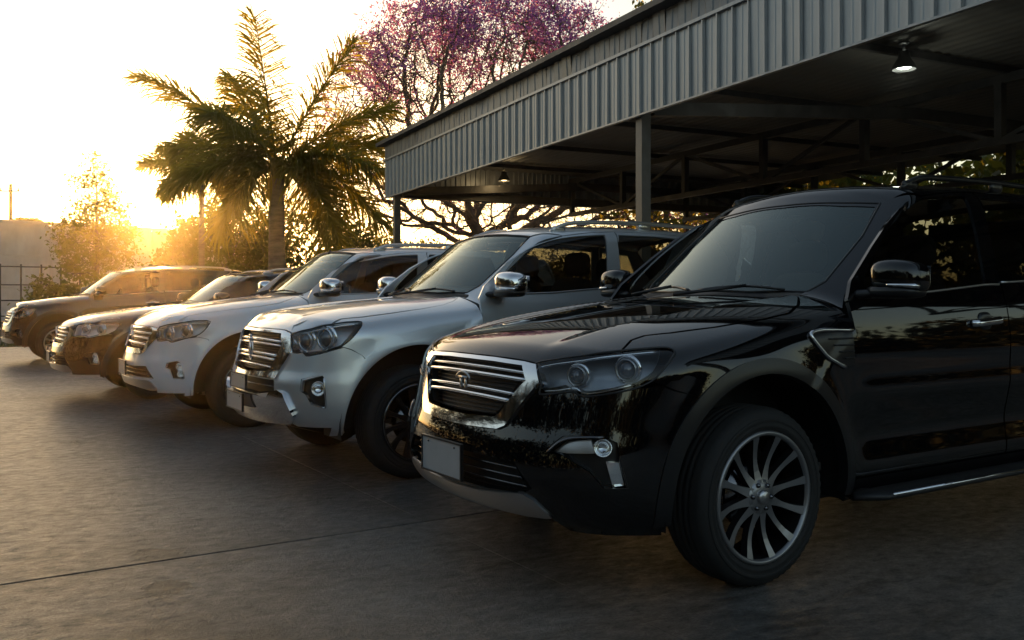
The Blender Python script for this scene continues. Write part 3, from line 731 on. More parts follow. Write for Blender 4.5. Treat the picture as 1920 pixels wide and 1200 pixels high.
    def board(s):
        wb = s.B.wb; x0, x1 = -.74, -wb + .66
        P = [(x0 + .10, .88, .315)] + [(x, .955, .318) for x in np.linspace(x0, x1, 8)] + [(x1 - .10, .88, .315)]
        b = MB().tube(P, .035, 10, sec=(2.2, .75), up=(0, 0, 1)); bd = s.mb(b, 'running_board', 'black_plastic', both=True)
        b = MB().tube([(x0 - .02, 1.022, .327), (x1 + .02, 1.022, .327)], .008, 6); s.mb(b, 'board_trim', 'chrome', bd, both=True)
    def wheels(s, R, rr, style):
        W = .255; b = MB()
        g = [-.078, -.112, -.146, -.180]; prof = [(rr - .002, -.03), (rr + .004, -.012), (rr + .02, -.004), (rr + .028, -.001), (rr + .031, -.004), (rr + .045, 0), (rr + .058, .0015), (rr + .060, -.001), (R - .062, -.001), (R - .060, .0015), (R - .052, .0005), (R - .03, -.008), (R - .014, -.020), (R - .004, -.038)]
        for q in g: prof += [(R, q + .012), (R, q + .006), (R - .011, q + .004), (R - .011, q - .004), (R, q - .006)]
        prof += [(R - .004, -W + .038), (R - .016, -W + .018), (R - .06, -W), (rr + .02, -W + .004), (rr - .002, -W + .03)]
        b.lathe(prof, 120); n = len(prof)
        V = np.array(b.V).reshape(120, n, 3)
        for k in range(0, 120, 2):
            for i in list(range(11, 15)) + list(range(n - 7, n - 4)):
                V[k, i, [0, 2]] *= (1 - .006/R)
        tyre = V.reshape(-1, 3); tyF = b.F
        w0 = mk('wheel', *(lambda m: (m.V, m.F))(MB().lathe([(.001, -.10), (.15, -.10), (.15, -.125), (.09, -.13), (.09, -.2), (.001, -.2)], 28)), 'dark_chrome', s.root)
        mk('tyre', tyre, tyF, 'rubber', w0)
        face = {'machined': 'rim_machined', 'dark': 'rim_black', 'grey': 'satin_metal'}[style]; dark = 'rim_dark' if style == 'machined' else 'rim_black'
        b = MB().lathe([(rr + .004, -.016), (rr + .002, -.006), (rr - .006, -.003), (rr - .016, -.006), (rr - .020, -.022)], 64); mk('rim_edge', b.V, b.F, face if style != 'dark' else 'dark_chrome', w0)
        b = MB().lathe([(rr - .020, -.020), (rr - .026, -.06), (rr - .030, -.22), (rr - .002, -.225)], 48); mk('rim_barrel', b.V, b.F, dark, w0)
        b = MB().lathe([(.001, -.024), (.040, -.026), (.075, -.034), (.080, -.05), (.075, -.10)], 32); mk('hub', b.V, b.F, face, w0)
        b = MB().lathe([(.001, -.006), (.026, -.008), (.032, -.014), (.032, -.03)], 24); mk('hub_cap', b.V, b.F, 'satin_metal', w0)
        ns = 12; V = []; F = []
        for i, t in enumerate(np.linspace(0, 1, 9)):
            r = .060 + (rr - .074)*t; w = .0185 - .005*math.sin(math.pi*t) + .006*t**4 + .012*(1 - t)**4; yf = -.030 - .016*math.sin(math.pi*min(1, t*1.05))*1.0 + .018*t**2
            tw = .030*math.sin(math.pi*t*.9)
            for ww, yy in ((-w, yf - .032), (-w*.82, yf), (w*.82, yf), (w, yf - .032)):
                V.append((r*math.cos(ww/r + tw), yy, r*math.sin(ww/r + tw)))
        for i in range(8):
            for j in range(3): F.append((i*4 + j, (i+1)*4 + j, (i+1)*4 + j+1, i*4 + j+1))
        me = None
        for k in range(ns):
            if me is None:
                o = mk('spoke', V, F, [face, dark], w0, False); me = o.data
                for p in me.polygons:
                    if p.index % 3 != 1: p.material_index = 1
            else: o = put(bpy.data.objects.new('spoke', me), w0)
            o.rotation_euler = (0, 2*math.pi*k/ns, 0)
        nut = None
        for k in range(6):
            if nut is None:
                b = MB().lathe([(.001, -.018), (.009, -.020), (.011, -.028), (.011, -.045)], 8); o = mk('lug_nut', b.V, b.F, 'dark_chrome', w0); nut = o.data
            else: o = put(bpy.data.objects.new('lug_nut', nut), w0)
            a = 2*math.pi*k/6 + .3; o.location = (.056*math.cos(a), 0, .056*math.sin(a))
        spots = [(0, 1), (0, -1), (-s.B.wb, 1), (-s.B.wb, -1)]
        for i, (x, sg) in enumerate(spots):
            w = w0 if i == 0 else copy_tree(w0, s.root)
            w.location = (x, sg*.94, R - .004); w.rotation_euler = (0, .2 + .5*i, 0 if sg > 0 else math.pi)
# ------------------------------------------------------------------ setting materials
m = mat('concrete', (.16, .155, .15), .5)
tc = N(m, 'ShaderNodeTexCoord'); mp = N(m, 'ShaderNodeMapping'); mp.inputs['Scale'].default_value = (.7, 1.2, 1); mp.inputs['Rotation'].default_value = (0, 0, .5)
L(m, tc.outputs['Object'], mp.inputs['Vector'])
n1 = N(m, 'ShaderNodeTexNoise', Scale=.7, Detail=8, Roughness=.62); n2 = N(m, 'ShaderNodeTexNoise', Scale=14, Detail=10, Roughness=.74, Distortion=.2); n3 = N(m, 'ShaderNodeTexNoise', Scale=85, Detail=4, Roughness=.7)
for n in (n1, n2): L(m, mp.outputs['Vector'], n.inputs['Vector'])
L(m, tc.outputs['Object'], n3.inputs['Vector'])
vo = N(m, 'ShaderNodeTexVoronoi', Scale=26.0); L(m, mp.outputs['Vector'], vo.inputs['Vector'])
c1 = ramp(m, n1.outputs['Fac'], [(.33, (.052, .049, .045)), (.43, (.105, .099, .091)), (.54, (.148, .139, .128)), (.68, (.20, .19, .174))])
c2 = ramp(m, n2.outputs['Fac'], [(.34, (.30, .30, .30)), (.43, (.78, .78, .78)), (.54, (1.0, 1.0, 1.0)), (.66, (1.4, 1.4, 1.4))])
c3 = ramp(m, n3.outputs['Fac'], [(.36, (.42, .42, .42)), (.48, (.95, .95, .95)), (.64, (1.35, 1.35, 1.35))])
mx = N(m, 'ShaderNodeMix', data_type='RGBA', blend_type='MULTIPLY'); mx.inputs[0].default_value = .85
L(m, c1, mx.inputs[6]); L(m, c2, mx.inputs[7])
mx3 = N(m, 'ShaderNodeMix', data_type='RGBA', blend_type='MULTIPLY'); mx3.inputs[0].default_value = .8
L(m, mx.outputs[2], mx3.inputs[6]); L(m, c3, mx3.inputs[7])
n4 = N(m, 'ShaderNodeTexNoise', Scale=3.2, Detail=9, Roughness=.72, Distortion=.5); mp4 = N(m, 'ShaderNodeMapping'); mp4.inputs['Scale'].default_value = (.45, 2.0, 1); mp4.inputs['Rotation'].default_value = (0, 0, .62)
L(m, tc.outputs['Object'], mp4.inputs['Vector']); L(m, mp4.outputs['Vector'], n4.inputs['Vector'])
c4 = ramp(m, n4.outputs['Fac'], [(.32, (.28, .27, .26)), (.40, (.62, .61, .60)), (.47, (.97, .97, .97)), (.62, (1.0, 1.0, 1.0)), (.74, (1.35, 1.33, 1.3))])
mx5 = N(m, 'ShaderNodeMix', data_type='RGBA', blend_type='MULTIPLY'); mx5.inputs[0].default_value = .9; L(m, mx3.outputs[2], mx5.inputs[6]); L(m, c4, mx5.inputs[7]); mx3 = mx5
# spalled spots with their own ragged outline
geo = N(m, 'ShaderNodeNewGeometry'); wob = N(m, 'ShaderNodeTexNoise', Scale=9.0, Detail=6, Roughness=.7); L(m, geo.outputs['Position'], wob.inputs['Vector'])
def vmath(op, a, b=None):
    n = N(m, 'ShaderNodeVectorMath', operation=op)
    for k, v in ((0, a), (1, b)):
        if v is None: continue
        if isinstance(v, tuple): n.inputs[k].default_value = v
        else: L(m, v, n.inputs[k])
    return n
def fmath(op, a, b=None, clamp=False):
    n = N(m, 'ShaderNodeMath', operation=op); n.use_clamp = clamp
    for k, v in ((0, a), (1, b)):
        if v is None: continue
        if isinstance(v, (int, float)): n.inputs[k].default_value = v
        else: L(m, v, n.inputs[k])
    return n.outputs[0]
spall = None
for (px, py, rx, ry) in ((303, 1106, .105, .13), (300, 1038, .13, .11), (150, 830, .16, .10)):
    Y_ = CAM_H*FPX/(py - 553); X_ = (px - 960)/FPX*Y_
    d = vmath('MULTIPLY', vmath('SUBTRACT', geo.outputs['Position'], (X_, Y_, 0)).outputs[0], (1/rx, 1/ry, 0)); ln = vmath('LENGTH', d.outputs[0]).outputs['Value']
    v = fmath('MULTIPLY_ADD', wob.outputs['Fac'], 3.2); bpy_n = m.node_tree.nodes[-1]; bpy_n.inputs[2].default_value = -1.6
    q = fmath('MULTIPLY', fmath('SUBTRACT', 1.0, fmath('ADD', ln, v)), 3.0, True)
    spall = q if spall is None else fmath('MAXIMUM', spall, q)
mx4 = N(m, 'ShaderNodeMix', data_type='RGBA'); L(m, spall, mx4.inputs[0]); L(m, mx3.outputs[2], mx4.inputs[6]); mx4.inputs[7].default_value = (.045, .04, .034, 1)
L(m, mx4.outputs[2], bsdf(m).inputs['Base Color'])
rr = N(m, 'ShaderNodeMapRange'); rr.inputs['From Min'].default_value = .36; rr.inputs['From Max'].default_value = .62; rr.inputs['To Min'].default_value = .55; rr.inputs['To Max'].default_value = .29
L(m, n2.outputs['Fac'], rr.inputs['Value'])
L(m, rr.outputs['Result'], bsdf(m).inputs['Roughness'])
hgt = fmath('ADD', fmath('MULTIPLY', n3.outputs['Fac'], .45), n2.outputs['Fac']); hgt = fmath('ADD', fmath('SUBTRACT', hgt, fmath('MULTIPLY', spall, .6)), fmath('MULTIPLY', n4.outputs['Fac'], .5))
bp = N(m, 'ShaderNodeBump', Strength=.8, Distance=.022); L(m, hgt, bp.inputs['Height']); L(m, bp.outputs['Normal'], bsdf(m).inputs['Normal'])
vary(mat('joint_filler', (.02, .019, .018), .9), (.012, .012, .011), (.035, .032, .03), 20)
vary(mat('earth', (.10, .08, .055), .95), (.075, .06, .04), (.13, .105, .075), .8, None, (8, .5, .03))
vary(mat('grass_green', (.05, .085, .02), .9), (.035, .06, .014), (.075, .11, .03), 3)
vary(mat('wall_render', (.55, .5, .46), .85), (.48, .42, .38), (.66, .61, .56), 1.3, None, (20, .3, .01), stretch=(1, 1, .5))
vary(mat('fascia_metal', (.23, .255, .285), .4, .65), (.19, .20, .215), (.42, .435, .455), 5.0, (.28, .55), stretch=(1.6, 1, .16))
vary(mat('fascia_band', (.2, .2, .2), .45, .6), (.10, .11, .125), (.21, .22, .235), 3.0, (.35, .5))
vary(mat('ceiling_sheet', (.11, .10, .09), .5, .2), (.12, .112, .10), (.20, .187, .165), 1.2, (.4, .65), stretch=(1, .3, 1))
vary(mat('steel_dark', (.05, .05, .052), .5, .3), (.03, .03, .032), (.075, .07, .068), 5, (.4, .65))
vary(mat('post_paint', (.10, .105, .11), .4, .3), (.075, .078, .08), (.13, .13, .135), 4, (.3, .5))
vary(mat('bark', (.12, .09, .065), .9), (.07, .052, .038), (.17, .13, .095), 6, None, (18, .6, .02), stretch=(1, 1, .4))
vary(mat('palm_bark', (.17, .145, .115), .9), (.11, .09, .07), (.22, .19, .15), 5, None, (14, .5, .02), stretch=(.6, .6, 3))
vary(mat('wood_pole', (.09, .07, .05), .9), (.06, .045, .035), (.12, .09, .07), 4)
leaf('palm_leaf', (.030, .055, .010), (.070, .095, .018), .6, (.42, .36, .03))
leaf('tree_leaf', (.045, .080, .012), (.10, .125, .022), .5, (.30, .26, .03))
leaf('shrub_leaf', (.030, .060, .010), (.085, .11, .02), .45, (.24, .22, .025))
leaf('dark_leaf', (.008, .012, .005), (.016, .020, .008), .1, (.02, .02, .006))
leaf('flower', (.24, .075, .29), (.40, .15, .47), .5, (.55, .22, .62), 2.5)
mat('lamp_shade', (.10, .10, .10), .4, .6)
for nm, c, st in (('lamp_glow_warm', (1, .66, .25), 7.0), ('lamp_glow_white', (.92, 1, .85), 4.0)):
    q = mat(nm, (.8, .8, .8), .3); bsdf(q).inputs['Emission Color'].default_value = (*c, 1); bsdf(q).inputs['Emission Strength'].default_value = st

# ------------------------------------------------------------------ ground
mk('ground', [(-500, -60, -.05), (500, -60, -.05), (500, 900, -.05), (-500, 900, -.05)], [(0, 1, 2, 3)], 'earth', kind='structure', smooth=False)
J = np.array((-.478, 5.05)); E1 = np.array((.845, .536)); E1 /= np.linalg.norm(E1); E2 = np.array((-E1[1], E1[0]))
def g2(a, b): return J + E1*a + E2*b
pave = empty('concrete_pavement', (J[0], J[1], 0), math.atan2(E1[1], E1[0])); pave['kind'] = 'structure'
mk('joint_bed', [(-31, -21, -.02), (31, -21, -.02), (31, 20.5, -.02), (-31, 20.5, -.02)], [(0, 1, 2, 3)], 'joint_filler', pave, False)
gap = .009
for i in range(-5, 5):
    for j, (b0, b1) in enumerate(((-20.5, -10.2), (-10.2, 0), (0, 10.2), (10.2, 20.5))):
        a0, a1 = i*6.2, i*6.2 + 6.2
        x0, x1, y0, y1 = a0 + .0015, a1 - .0015, b0 + gap, b1 - gap; e = .003
        V = []
        for (dx, z) in ((0, -.02), (0, -e), (e, 0)): V += [(x0 + dx*.3, y0 + dx, z), (x1 - dx*.3, y0 + dx, z), (x1 - dx*.3, y1 - dx, z), (x0 + dx*.3, y1 - dx, z)]
        F = [(8, 9, 10, 11)] + [(k*4 + q, k*4 + (q+1) % 4, k*4 + 4 + (q+1) % 4, k*4 + 4 + q) for k in (0, 1) for q in range(4)]
        mk('slab', V, F, 'concrete', pave, False)
# grass verge beyond the slabs on the left
V, F = [], []
for _ in range(9000):
    a = RNG.uniform(-22, 8); b = 20.6 + abs(RNG.normal(0, 1.5)); p = g2(a, b); h = RNG.uniform(.04, .14); t = RNG.uniform(0, 6.28); dx, dy = .012*math.cos(t), .012*math.sin(t)
    n = len(V); V += [(p[0] - dx, p[1] - dy, -.05), (p[0] + dx, p[1] + dy, -.05), (p[0] + RNG.normal(0, .03), p[1] + RNG.normal(0, .03), h - .03)]; F.append((n, n+1, n+2))
tag(mk('grass', V, F, 'grass_green', smooth=False, kind='stuff'), 'short green grass along the far edge of the concrete', 'grass')

# ------------------------------------------------------------------ back wall, rack fence, pole
def place(px, Y): return np.array(((px - 960)/FPX*Y, Y))
wA = place(-260, 40.0); wB = place(520, 56.0); wd = wB - wA; wlen = np.linalg.norm(wd)
wall = tag(empty('boundary_wall', (wA[0], wA[1], -.05), math.atan2(wd[1], wd[0])), 'long pale rendered wall behind the small trees and the low sun', 'wall')
mk('wall_core', *(lambda b: (b.V, b.F))(MB().box((wlen/2, .12, 2.42), (wlen, .16, 4.8))), 'wall_render', wall, False)
nb = int(wlen/2.6); pan = None
for i in range(nb):
    for r in range(3):
        if pan is None:
            b = MB().box((1.29, 0, .80), (2.56, .07, 1.57)); o = mk('wall_panel', b.V, b.F, 'wall_render', wall, False); pan = o.data
        else: o = put(bpy.data.objects.new('wall_panel', pan), wall)
        o.location = (i*wlen/nb, RNG.uniform(-.012, .012), .05 + r*1.61)
mk('coping', *(lambda b: (b.V, b.F))(MB().box((wlen/2, .1, 4.93), (wlen, .36, .14))), 'wall_render', wall, False)
f0, f1 = place(-40, 34.0), place(150, 36.5); fd = f1 - f0; fl = np.linalg.norm(fd)
fence = tag(empty('pipe_fence', (f0[0], f0[1], -.05), math.atan2(fd[1], fd[0])), 'thin rusty pipe fence standing before the pale wall', 'fence')
for k in range(6): mk('fence_post', *(lambda b: (b.V, b.F))(MB().tube([(k*fl/5, 0, 0), (k*fl/5, 0, 2.5)], .035, 6)), 'wood_pole', fence)
for z in (.5, 1.1, 1.7, 2.4): mk('fence_rail', *(lambda b: (b.V, b.F))(MB().tube([(0, .05, z), (fl, .05, z)], .028, 6)), 'wood_pole', fence)
p = place(20, 62.0); pole = tag(empty('utility_pole', (p[0], p[1], -.05)), 'dark wooden utility pole rising behind the pale wall', 'pole')
mk('pole_shaft', *(lambda b: (b.V, b.F))(MB().tube([(0, 0, 0), (0, 0, 8.9)], [.16, .10], 8)), 'wood_pole', pole)
mk('crossarm', *(lambda b: (b.V, b.F))(MB().bar((-.7, -.14, 8.4), (.7, -.14, 8.4), .10)), 'wood_pole', pole, False)
for x in (-.6, 0, .6): mk('insulator', *(lambda b: (b.V, b.F))(MB().tube([(x, -.14, 8.45), (x, -.14, 8.65)], [.05, .03], 6)), 'steel_dark', pole)
for x, z in ((-.6, 8.65), (.6, 8.65), (0, 7.2)):
    P = [(x - 30*t, -.14 + 2*t, z - 2.4*t*(1 - t)) for t in np.linspace(0, 1, 14)]; mk('wire', *(lambda b: (b.V, b.F))(MB().tube(P, .014, 4)), 'steel_dark', pole)

# ------------------------------------------------------------------ canopy
U = np.array((-.435, .900)); U /= np.linalg.norm(U); Vd = np.array((U[1], -U[0]))
c0 = np.array((-2.67, 19.05)); LEN = 19.6; WID = 10.5; ZB = 3.30; TILT = .005
# canopy-local axes: x towards the camera along the fascia, y away from the parking row (behind the fascia), z up
can = tag(empty('canopy', (c0[0], c0[1], 0), math.atan2(-U[1], -U[0])), 'open steel parking canopy with grey ribbed metal fascia over the cars', 'canopy')
sgn = 1.0 if np.dot(np.array((-(-U)[1], (-U)[0])), Vd) > 0 else -1.0
def zt(s): return TILT*s
PW = LEN/84
prof = [(0, 0), (.085, 0), (.092, -.006), (.108, -.006), (.115, 0), (PW - .030, 0), (PW - .025, -.030), (PW - .007, -.030), (PW - .002, 0), (PW, 0)]
def sheet(prof, z0, z1): 
    n = len(prof); V = [(x, y, z) for z in (z0, z1) for x, y in prof] + [(x, y + .004, z) for z in (z0, z1) for x, y in prof]
    F = [(i, i+1, n+i+1, n+i) for i in range(n-1)] + [(2*n+i+1, 2*n+i, 3*n+i, 3*n+i+1) for i in range(n-1)] + [(i+1, i, 2*n+i, 2*n+i+1) for i in range(n-1)]
    return V, F
me1 = None
def cput(name, me, loc, rz=0.0, ry=0.0, rx=0.0):
    o = put(bpy.data.objects.new(name, me), can); o.location = loc; o.rotation_euler = (rx, ry, rz); return o
def cm(name, V, F, m, smooth=False):
    return mk(name, [(v[0], v[1]*sgn, v[2]) for v in V], F if sgn > 0 else [f[::-1] for f in F], m, can, smooth)
o = cm('fascia_panel', *sheet(prof, 0, .762), 'fascia_metal'); me1 = o.data; o.location = (0, 0, ZB)
prof2 = [(0, 0), (.01, -.004), (PW*.5, -.004), (PW*.5 + .008, .004), (PW - .012, .004), (PW, 0)]
o2 = cm('band_panel', *sheet(prof2, 0, .275), 'fascia_band'); me2 = o2.data; o2.location = (0, 0, ZB + .80)
cm('band_backing', *(lambda b: (b.V, b.F))(MB().box((LEN/2, .035, ZB + .93), (LEN, .02, .30))), 'steel_dark').rotation_euler = (0, -TILT, 0)
for k in range(1, 84):
    cput('fascia_panel', me1, (k*PW, 0, ZB + zt(k*PW)), RNG.normal(0, .008), 0, RNG.normal(0, .004))
    cput('band_panel', me2, (k*PW, 0, ZB + .80 + zt(k*PW)), RNG.normal(0, .02), 0, RNG.normal(0, .03))
for k in range(1, 45):
    cput('fascia_panel', me1, (0.0, sgn*k*PW, ZB), sgn*math.pi/2 if False else (-math.pi/2 if sgn > 0 else math.pi/2) + math.pi, 0, 0)
def long_box(name, y, z, dy, dz, m, x0=-.03, x1=LEN):
    V = []
    for x in (x0, x1):
        V += [(x, y - dy/2, z - dz/2 + zt(x)), (x, y + dy/2, z - dz/2 + zt(x)), (x, y + dy/2, z + dz/2 + zt(x)), (x, y - dy/2, z + dz/2 + zt(x))]
    return cm(name, V, [(0, 1, 2, 3), (7, 6, 5, 4), (0, 4, 5, 1), (1, 5, 6, 2), (2, 6, 7, 3), (3, 7, 4, 0)], m)
long_box('fascia_rail', -.018, ZB + .778, .045, .035, 'fascia_metal'); long_box('bottom_trim', -.004, ZB - .012, .05, .020, 'fascia_metal')
long_box('gutter', -.06, ZB + 1.115, .20, .07, 'steel_dark', -.14); long_box('edge_beam', .12, ZB + .16, .10, .20, 'steel_dark')
cm('end_trim', *(lambda b: (b.V, b.F))(MB().box((-.01, WID/2, ZB + 1.06), (.06, WID, .10))), 'steel_dark')
cm('end_beam', *(lambda b: (b.V, b.F))(MB().box((.12, WID/2, ZB + .09), (.12, WID - .3, .16))), 'steel_dark')
ys = np.arange(.05, WID, .045); V = []
for i, y in enumerate(ys):
    z = ZB + .72 + .018*math.cos(i*math.pi/2)
    V += [(.02, y, z), (LEN, y, z + zt(LEN))]
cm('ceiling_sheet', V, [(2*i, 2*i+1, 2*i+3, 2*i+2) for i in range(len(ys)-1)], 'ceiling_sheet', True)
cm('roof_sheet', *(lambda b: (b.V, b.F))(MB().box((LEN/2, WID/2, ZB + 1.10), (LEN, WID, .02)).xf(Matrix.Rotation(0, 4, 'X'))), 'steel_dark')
POST_S = (.42, 9.42, 19.0)
for k, sx in enumerate(POST_S):
    for y in (.12, WID - .3):
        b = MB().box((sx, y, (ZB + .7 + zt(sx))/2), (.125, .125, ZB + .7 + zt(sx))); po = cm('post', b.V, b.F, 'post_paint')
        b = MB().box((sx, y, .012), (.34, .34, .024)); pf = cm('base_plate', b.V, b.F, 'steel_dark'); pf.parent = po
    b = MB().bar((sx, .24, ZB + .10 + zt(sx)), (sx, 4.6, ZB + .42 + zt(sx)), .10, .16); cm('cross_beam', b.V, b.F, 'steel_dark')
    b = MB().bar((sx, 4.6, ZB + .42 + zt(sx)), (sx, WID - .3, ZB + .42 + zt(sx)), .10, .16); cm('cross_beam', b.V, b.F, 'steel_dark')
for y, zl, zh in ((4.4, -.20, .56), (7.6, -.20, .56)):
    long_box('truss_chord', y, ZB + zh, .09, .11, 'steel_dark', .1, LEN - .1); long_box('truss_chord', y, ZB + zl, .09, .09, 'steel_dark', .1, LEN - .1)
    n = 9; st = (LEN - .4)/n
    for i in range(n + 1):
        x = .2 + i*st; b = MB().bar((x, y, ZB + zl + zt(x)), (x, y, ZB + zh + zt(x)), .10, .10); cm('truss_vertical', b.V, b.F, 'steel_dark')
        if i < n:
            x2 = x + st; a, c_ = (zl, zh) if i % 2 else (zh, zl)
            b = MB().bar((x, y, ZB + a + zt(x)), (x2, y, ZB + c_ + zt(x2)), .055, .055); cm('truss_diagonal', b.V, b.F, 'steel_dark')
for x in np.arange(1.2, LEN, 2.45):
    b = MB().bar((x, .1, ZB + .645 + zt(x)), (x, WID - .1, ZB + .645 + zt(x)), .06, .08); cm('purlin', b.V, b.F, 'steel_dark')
def to_world(s, y): return c0 - U*s + Vd*y
def lamp(px, py, label, glow, col):
    # on the line of lamps 2.35 m behind the fascia
    k = 2.0*U[1]; best = min(np.linspace(0, LEN, 400), key=lambda q: abs(960 + FPX*to_world(q, 2.35)[0]/to_world(q, 2.35)[1] - px))
    w = to_world(best, 2.35); z = CAM_H - (py - 553)/FPX*w[1]; zc = ZB + .70 + zt(best)
    r = tag(empty('pendant_lamp', (w[0], w[1], z)), label, 'lamp', 'lamps under the canopy')
    b = MB().tube([(0, 0, .15), (0, 0, zc - z)], .018, 8); b.add(*superell((0, 0, zc - z - .02), (.12, .12, .04), .8, 12, 4)); mk('lamp_stem', b.V, b.F, 'lamp_shade', r)
    b = MB().lathe([(.045, .15), (.06, .13), (.065, .08), (.09, .04), (.12, -.01), (.128, -.05), (.120, -.05), (.08, .03), (.05, .06)], 28, 'z'); mk('lamp_shade', b.V, b.F, 'lamp_shade', r)
    b = MB().lathe([(.001, -.04), (.05, -.037), (.085, -.022), (.095, -.005)], 20, 'z'); mk('bulb', b.V, b.F, glow, r)
    ld = bpy.data.lights.new('lamp_light', 'POINT'); ld.energy = 5; ld.color = col; ld.shadow_soft_size = .08
    lo = bpy.data.objects.new('lamp_light', ld); put(lo, r); lo.location = (0, 0, -.12)
lamp(1697, 122, 'bell shaped white-lit lamp under the canopy above the black car', 'lamp_glow_white', (.92, 1, .85))
lamp(945, 335, 'small warm glowing bell lamp under the far end of the canopy', 'lamp_glow_warm', (1, .72, .35))

# ------------------------------------------------------------------ trees
def colonize(attr, trunk, step=.3, di=3.0, dk=.5, iters=160, up=.0, jit=.18, nmax=7000):
    kid = {}; stall = 0
    nodes = [np.array(p, float) for p in trunk]; par = [-1] + list(range(len(trunk) - 1))
    A = np.array(attr); alive = np.ones(len(A), bool)
    D = np.full(len(A), 1e9); I = np.zeros(len(A), int)
    def upd(k0):
        Q = np.array(nodes[k0:]); d = np.linalg.norm(A[:, None] - Q[None], axis=2); j = d.argmin(1); dm = d[np.arange(len(A)), j]
        b = dm < D; D[b] = dm[b]; I[b] = j[b] + k0
    upd(0)
    for _ in range(iters):
        use = alive & (D < di)
        if not use.any(): 
            if not alive.any(): break
            use = alive & (D <= D[alive].min() + step)
        k0 = len(nodes)
        for i in np.unique(I[use]):
            q = A[use & (I == i)]; v = q - nodes[i]; v = (v/np.maximum(np.linalg.norm(v, axis=1, keepdims=True), 1e-6)).mean(0)
            v = v + RNG.normal(0, jit, 3) + np.array((0, 0, up)); v /= max(np.linalg.norm(v), 1e-6)
            nw = nodes[i] + v*step
            if any(np.linalg.norm(nw - nodes[c]) < .45*step for c in kid.get(int(i), ())): continue
            kid.setdefault(int(i), []).append(len(nodes)); nodes.append(nw); par.append(int(i))
        if len(nodes) == k0:
            stall += 1
            if stall > 4: break
            continue
        upd(k0); alive &= D > dk
        if len(nodes) > nmax: break
    return np.array(nodes), np.array(par)
def branch_mesh(nodes, par, r_tip, r_base, expo=2.4, seg=5):
    n = len(nodes); kids = [[] for _ in range(n)]
    for i, p in enumerate(par):
        if p >= 0: kids[p].append(i)
    R = np.zeros(n)
    for i in range(n - 1, -1, -1):
        R[i] = r_tip if not kids[i] else sum(R[k]**expo for k in kids[i])**(1/expo)
    R = r_tip + (R - r_tip)*((r_base - r_tip)/max(R[0] - r_tip, 1e-6))
    b = MB()
    for i in range(n):
        if par[i] >= 0:
            a, c = nodes[par[i]], nodes[i]; ra = min(R[par[i]], R[i]*1.35)
            b.tube([a - (c - a)*.06, c], [ra, R[i]], seg if R[i] > .03 else 4, cap=False)
    tips = [i for i in range(n) if not kids[i]]
    return b, np.array(tips), R
def leaf_quads(centers, per, spread, size, flat=.0):
    n = len(centers)*per; C = np.repeat(np.array(centers), per, 0) + RNG.normal(0, spread, (n, 3))
    a = RNG.normal(size=(n, 3)); a /= np.linalg.norm(a, axis=1, keepdims=True); t = RNG.normal(size=(n, 3)); b = np.cross(a, t); b /= np.linalg.norm(b, axis=1, keepdims=True)
    s = size*RNG.uniform(.6, 1.35, (n, 1)); a = a*s; b = b*s*.5
    V = np.stack([C - a, C + b, C + a, C - b], 1).reshape(-1, 3); F = np.arange(4*n).reshape(-1, 4)
    return V, F
def tree(name, label, cat, base, trunk_h, attr, leafm, r_base, r_tip=.008, step=.3, per=14, spread=.16, size=.07, di=3.0, dk=.4, group=None, tip_filter=None, bark='bark', lean=(0, 0), inner=0.0, twigs=0, twig_len=.4, twig_lim=2.6):
    r = tag(empty(name, (base[0], base[1], -.05)), label, cat, group)
    tr = [(lean[0]*t, lean[1]*t, trunk_h*t) for t in np.linspace(0, 1, max(2, int(trunk_h/step)))]
    nodes, par = colonize(attr, tr, step, di, dk)
    b, tips, R = branch_mesh(nodes, par, r_tip, r_base)
    pts = nodes[tips]
    if twigs:
        thin = np.where(R < r_tip*twig_lim)[0]; ends = []
        for i in thin:
            if par[i] < 0: continue
            ax = nodes[i] - nodes[par[i]]; ax = ax/max(np.linalg.norm(ax), 1e-6)
            for _ in range(twigs):
                d = ax*.6 + RNG.normal(0, .6, 3); d /= np.linalg.norm(d); l = twig_len*RNG.uniform(.5, 1.2)
                mid = nodes[i] + d*l*.5 + RNG.normal(0, .05, 3); e = nodes[i] + d*l; b.tube([nodes[i], mid, e], [r_tip*.8, r_tip*.65, r_tip*.45], 3, cap=False); ends.append(e)
        pts = np.concatenate([pts, np.array(ends)])
    b.build('trunk', bark, r, True)
    if inner: 
        thin = np.where(R < r_tip*2.2)[0]; pts = np.concatenate([pts, nodes[RNG.choice(thin, int(len(thin)*inner), replace=False)]])
    if tip_filter is not None: pts = pts[tip_filter(pts)]
    V, F = leaf_quads(pts, per, spread, size); mk('crown', V, F, leafm, r, False)
    return r
def ball(n, c, rad, shell=.0, zmin=-1e9):
    out = []
    while len(out) < n:
        p = RNG.normal(size=3); p /= np.linalg.norm(p); q = p*(shell + (1 - shell)*RNG.uniform()**(1/3.))
        w = np.array(c) + q*np.array(rad)
        if w[2] > zmin: out.append(w)
    return out
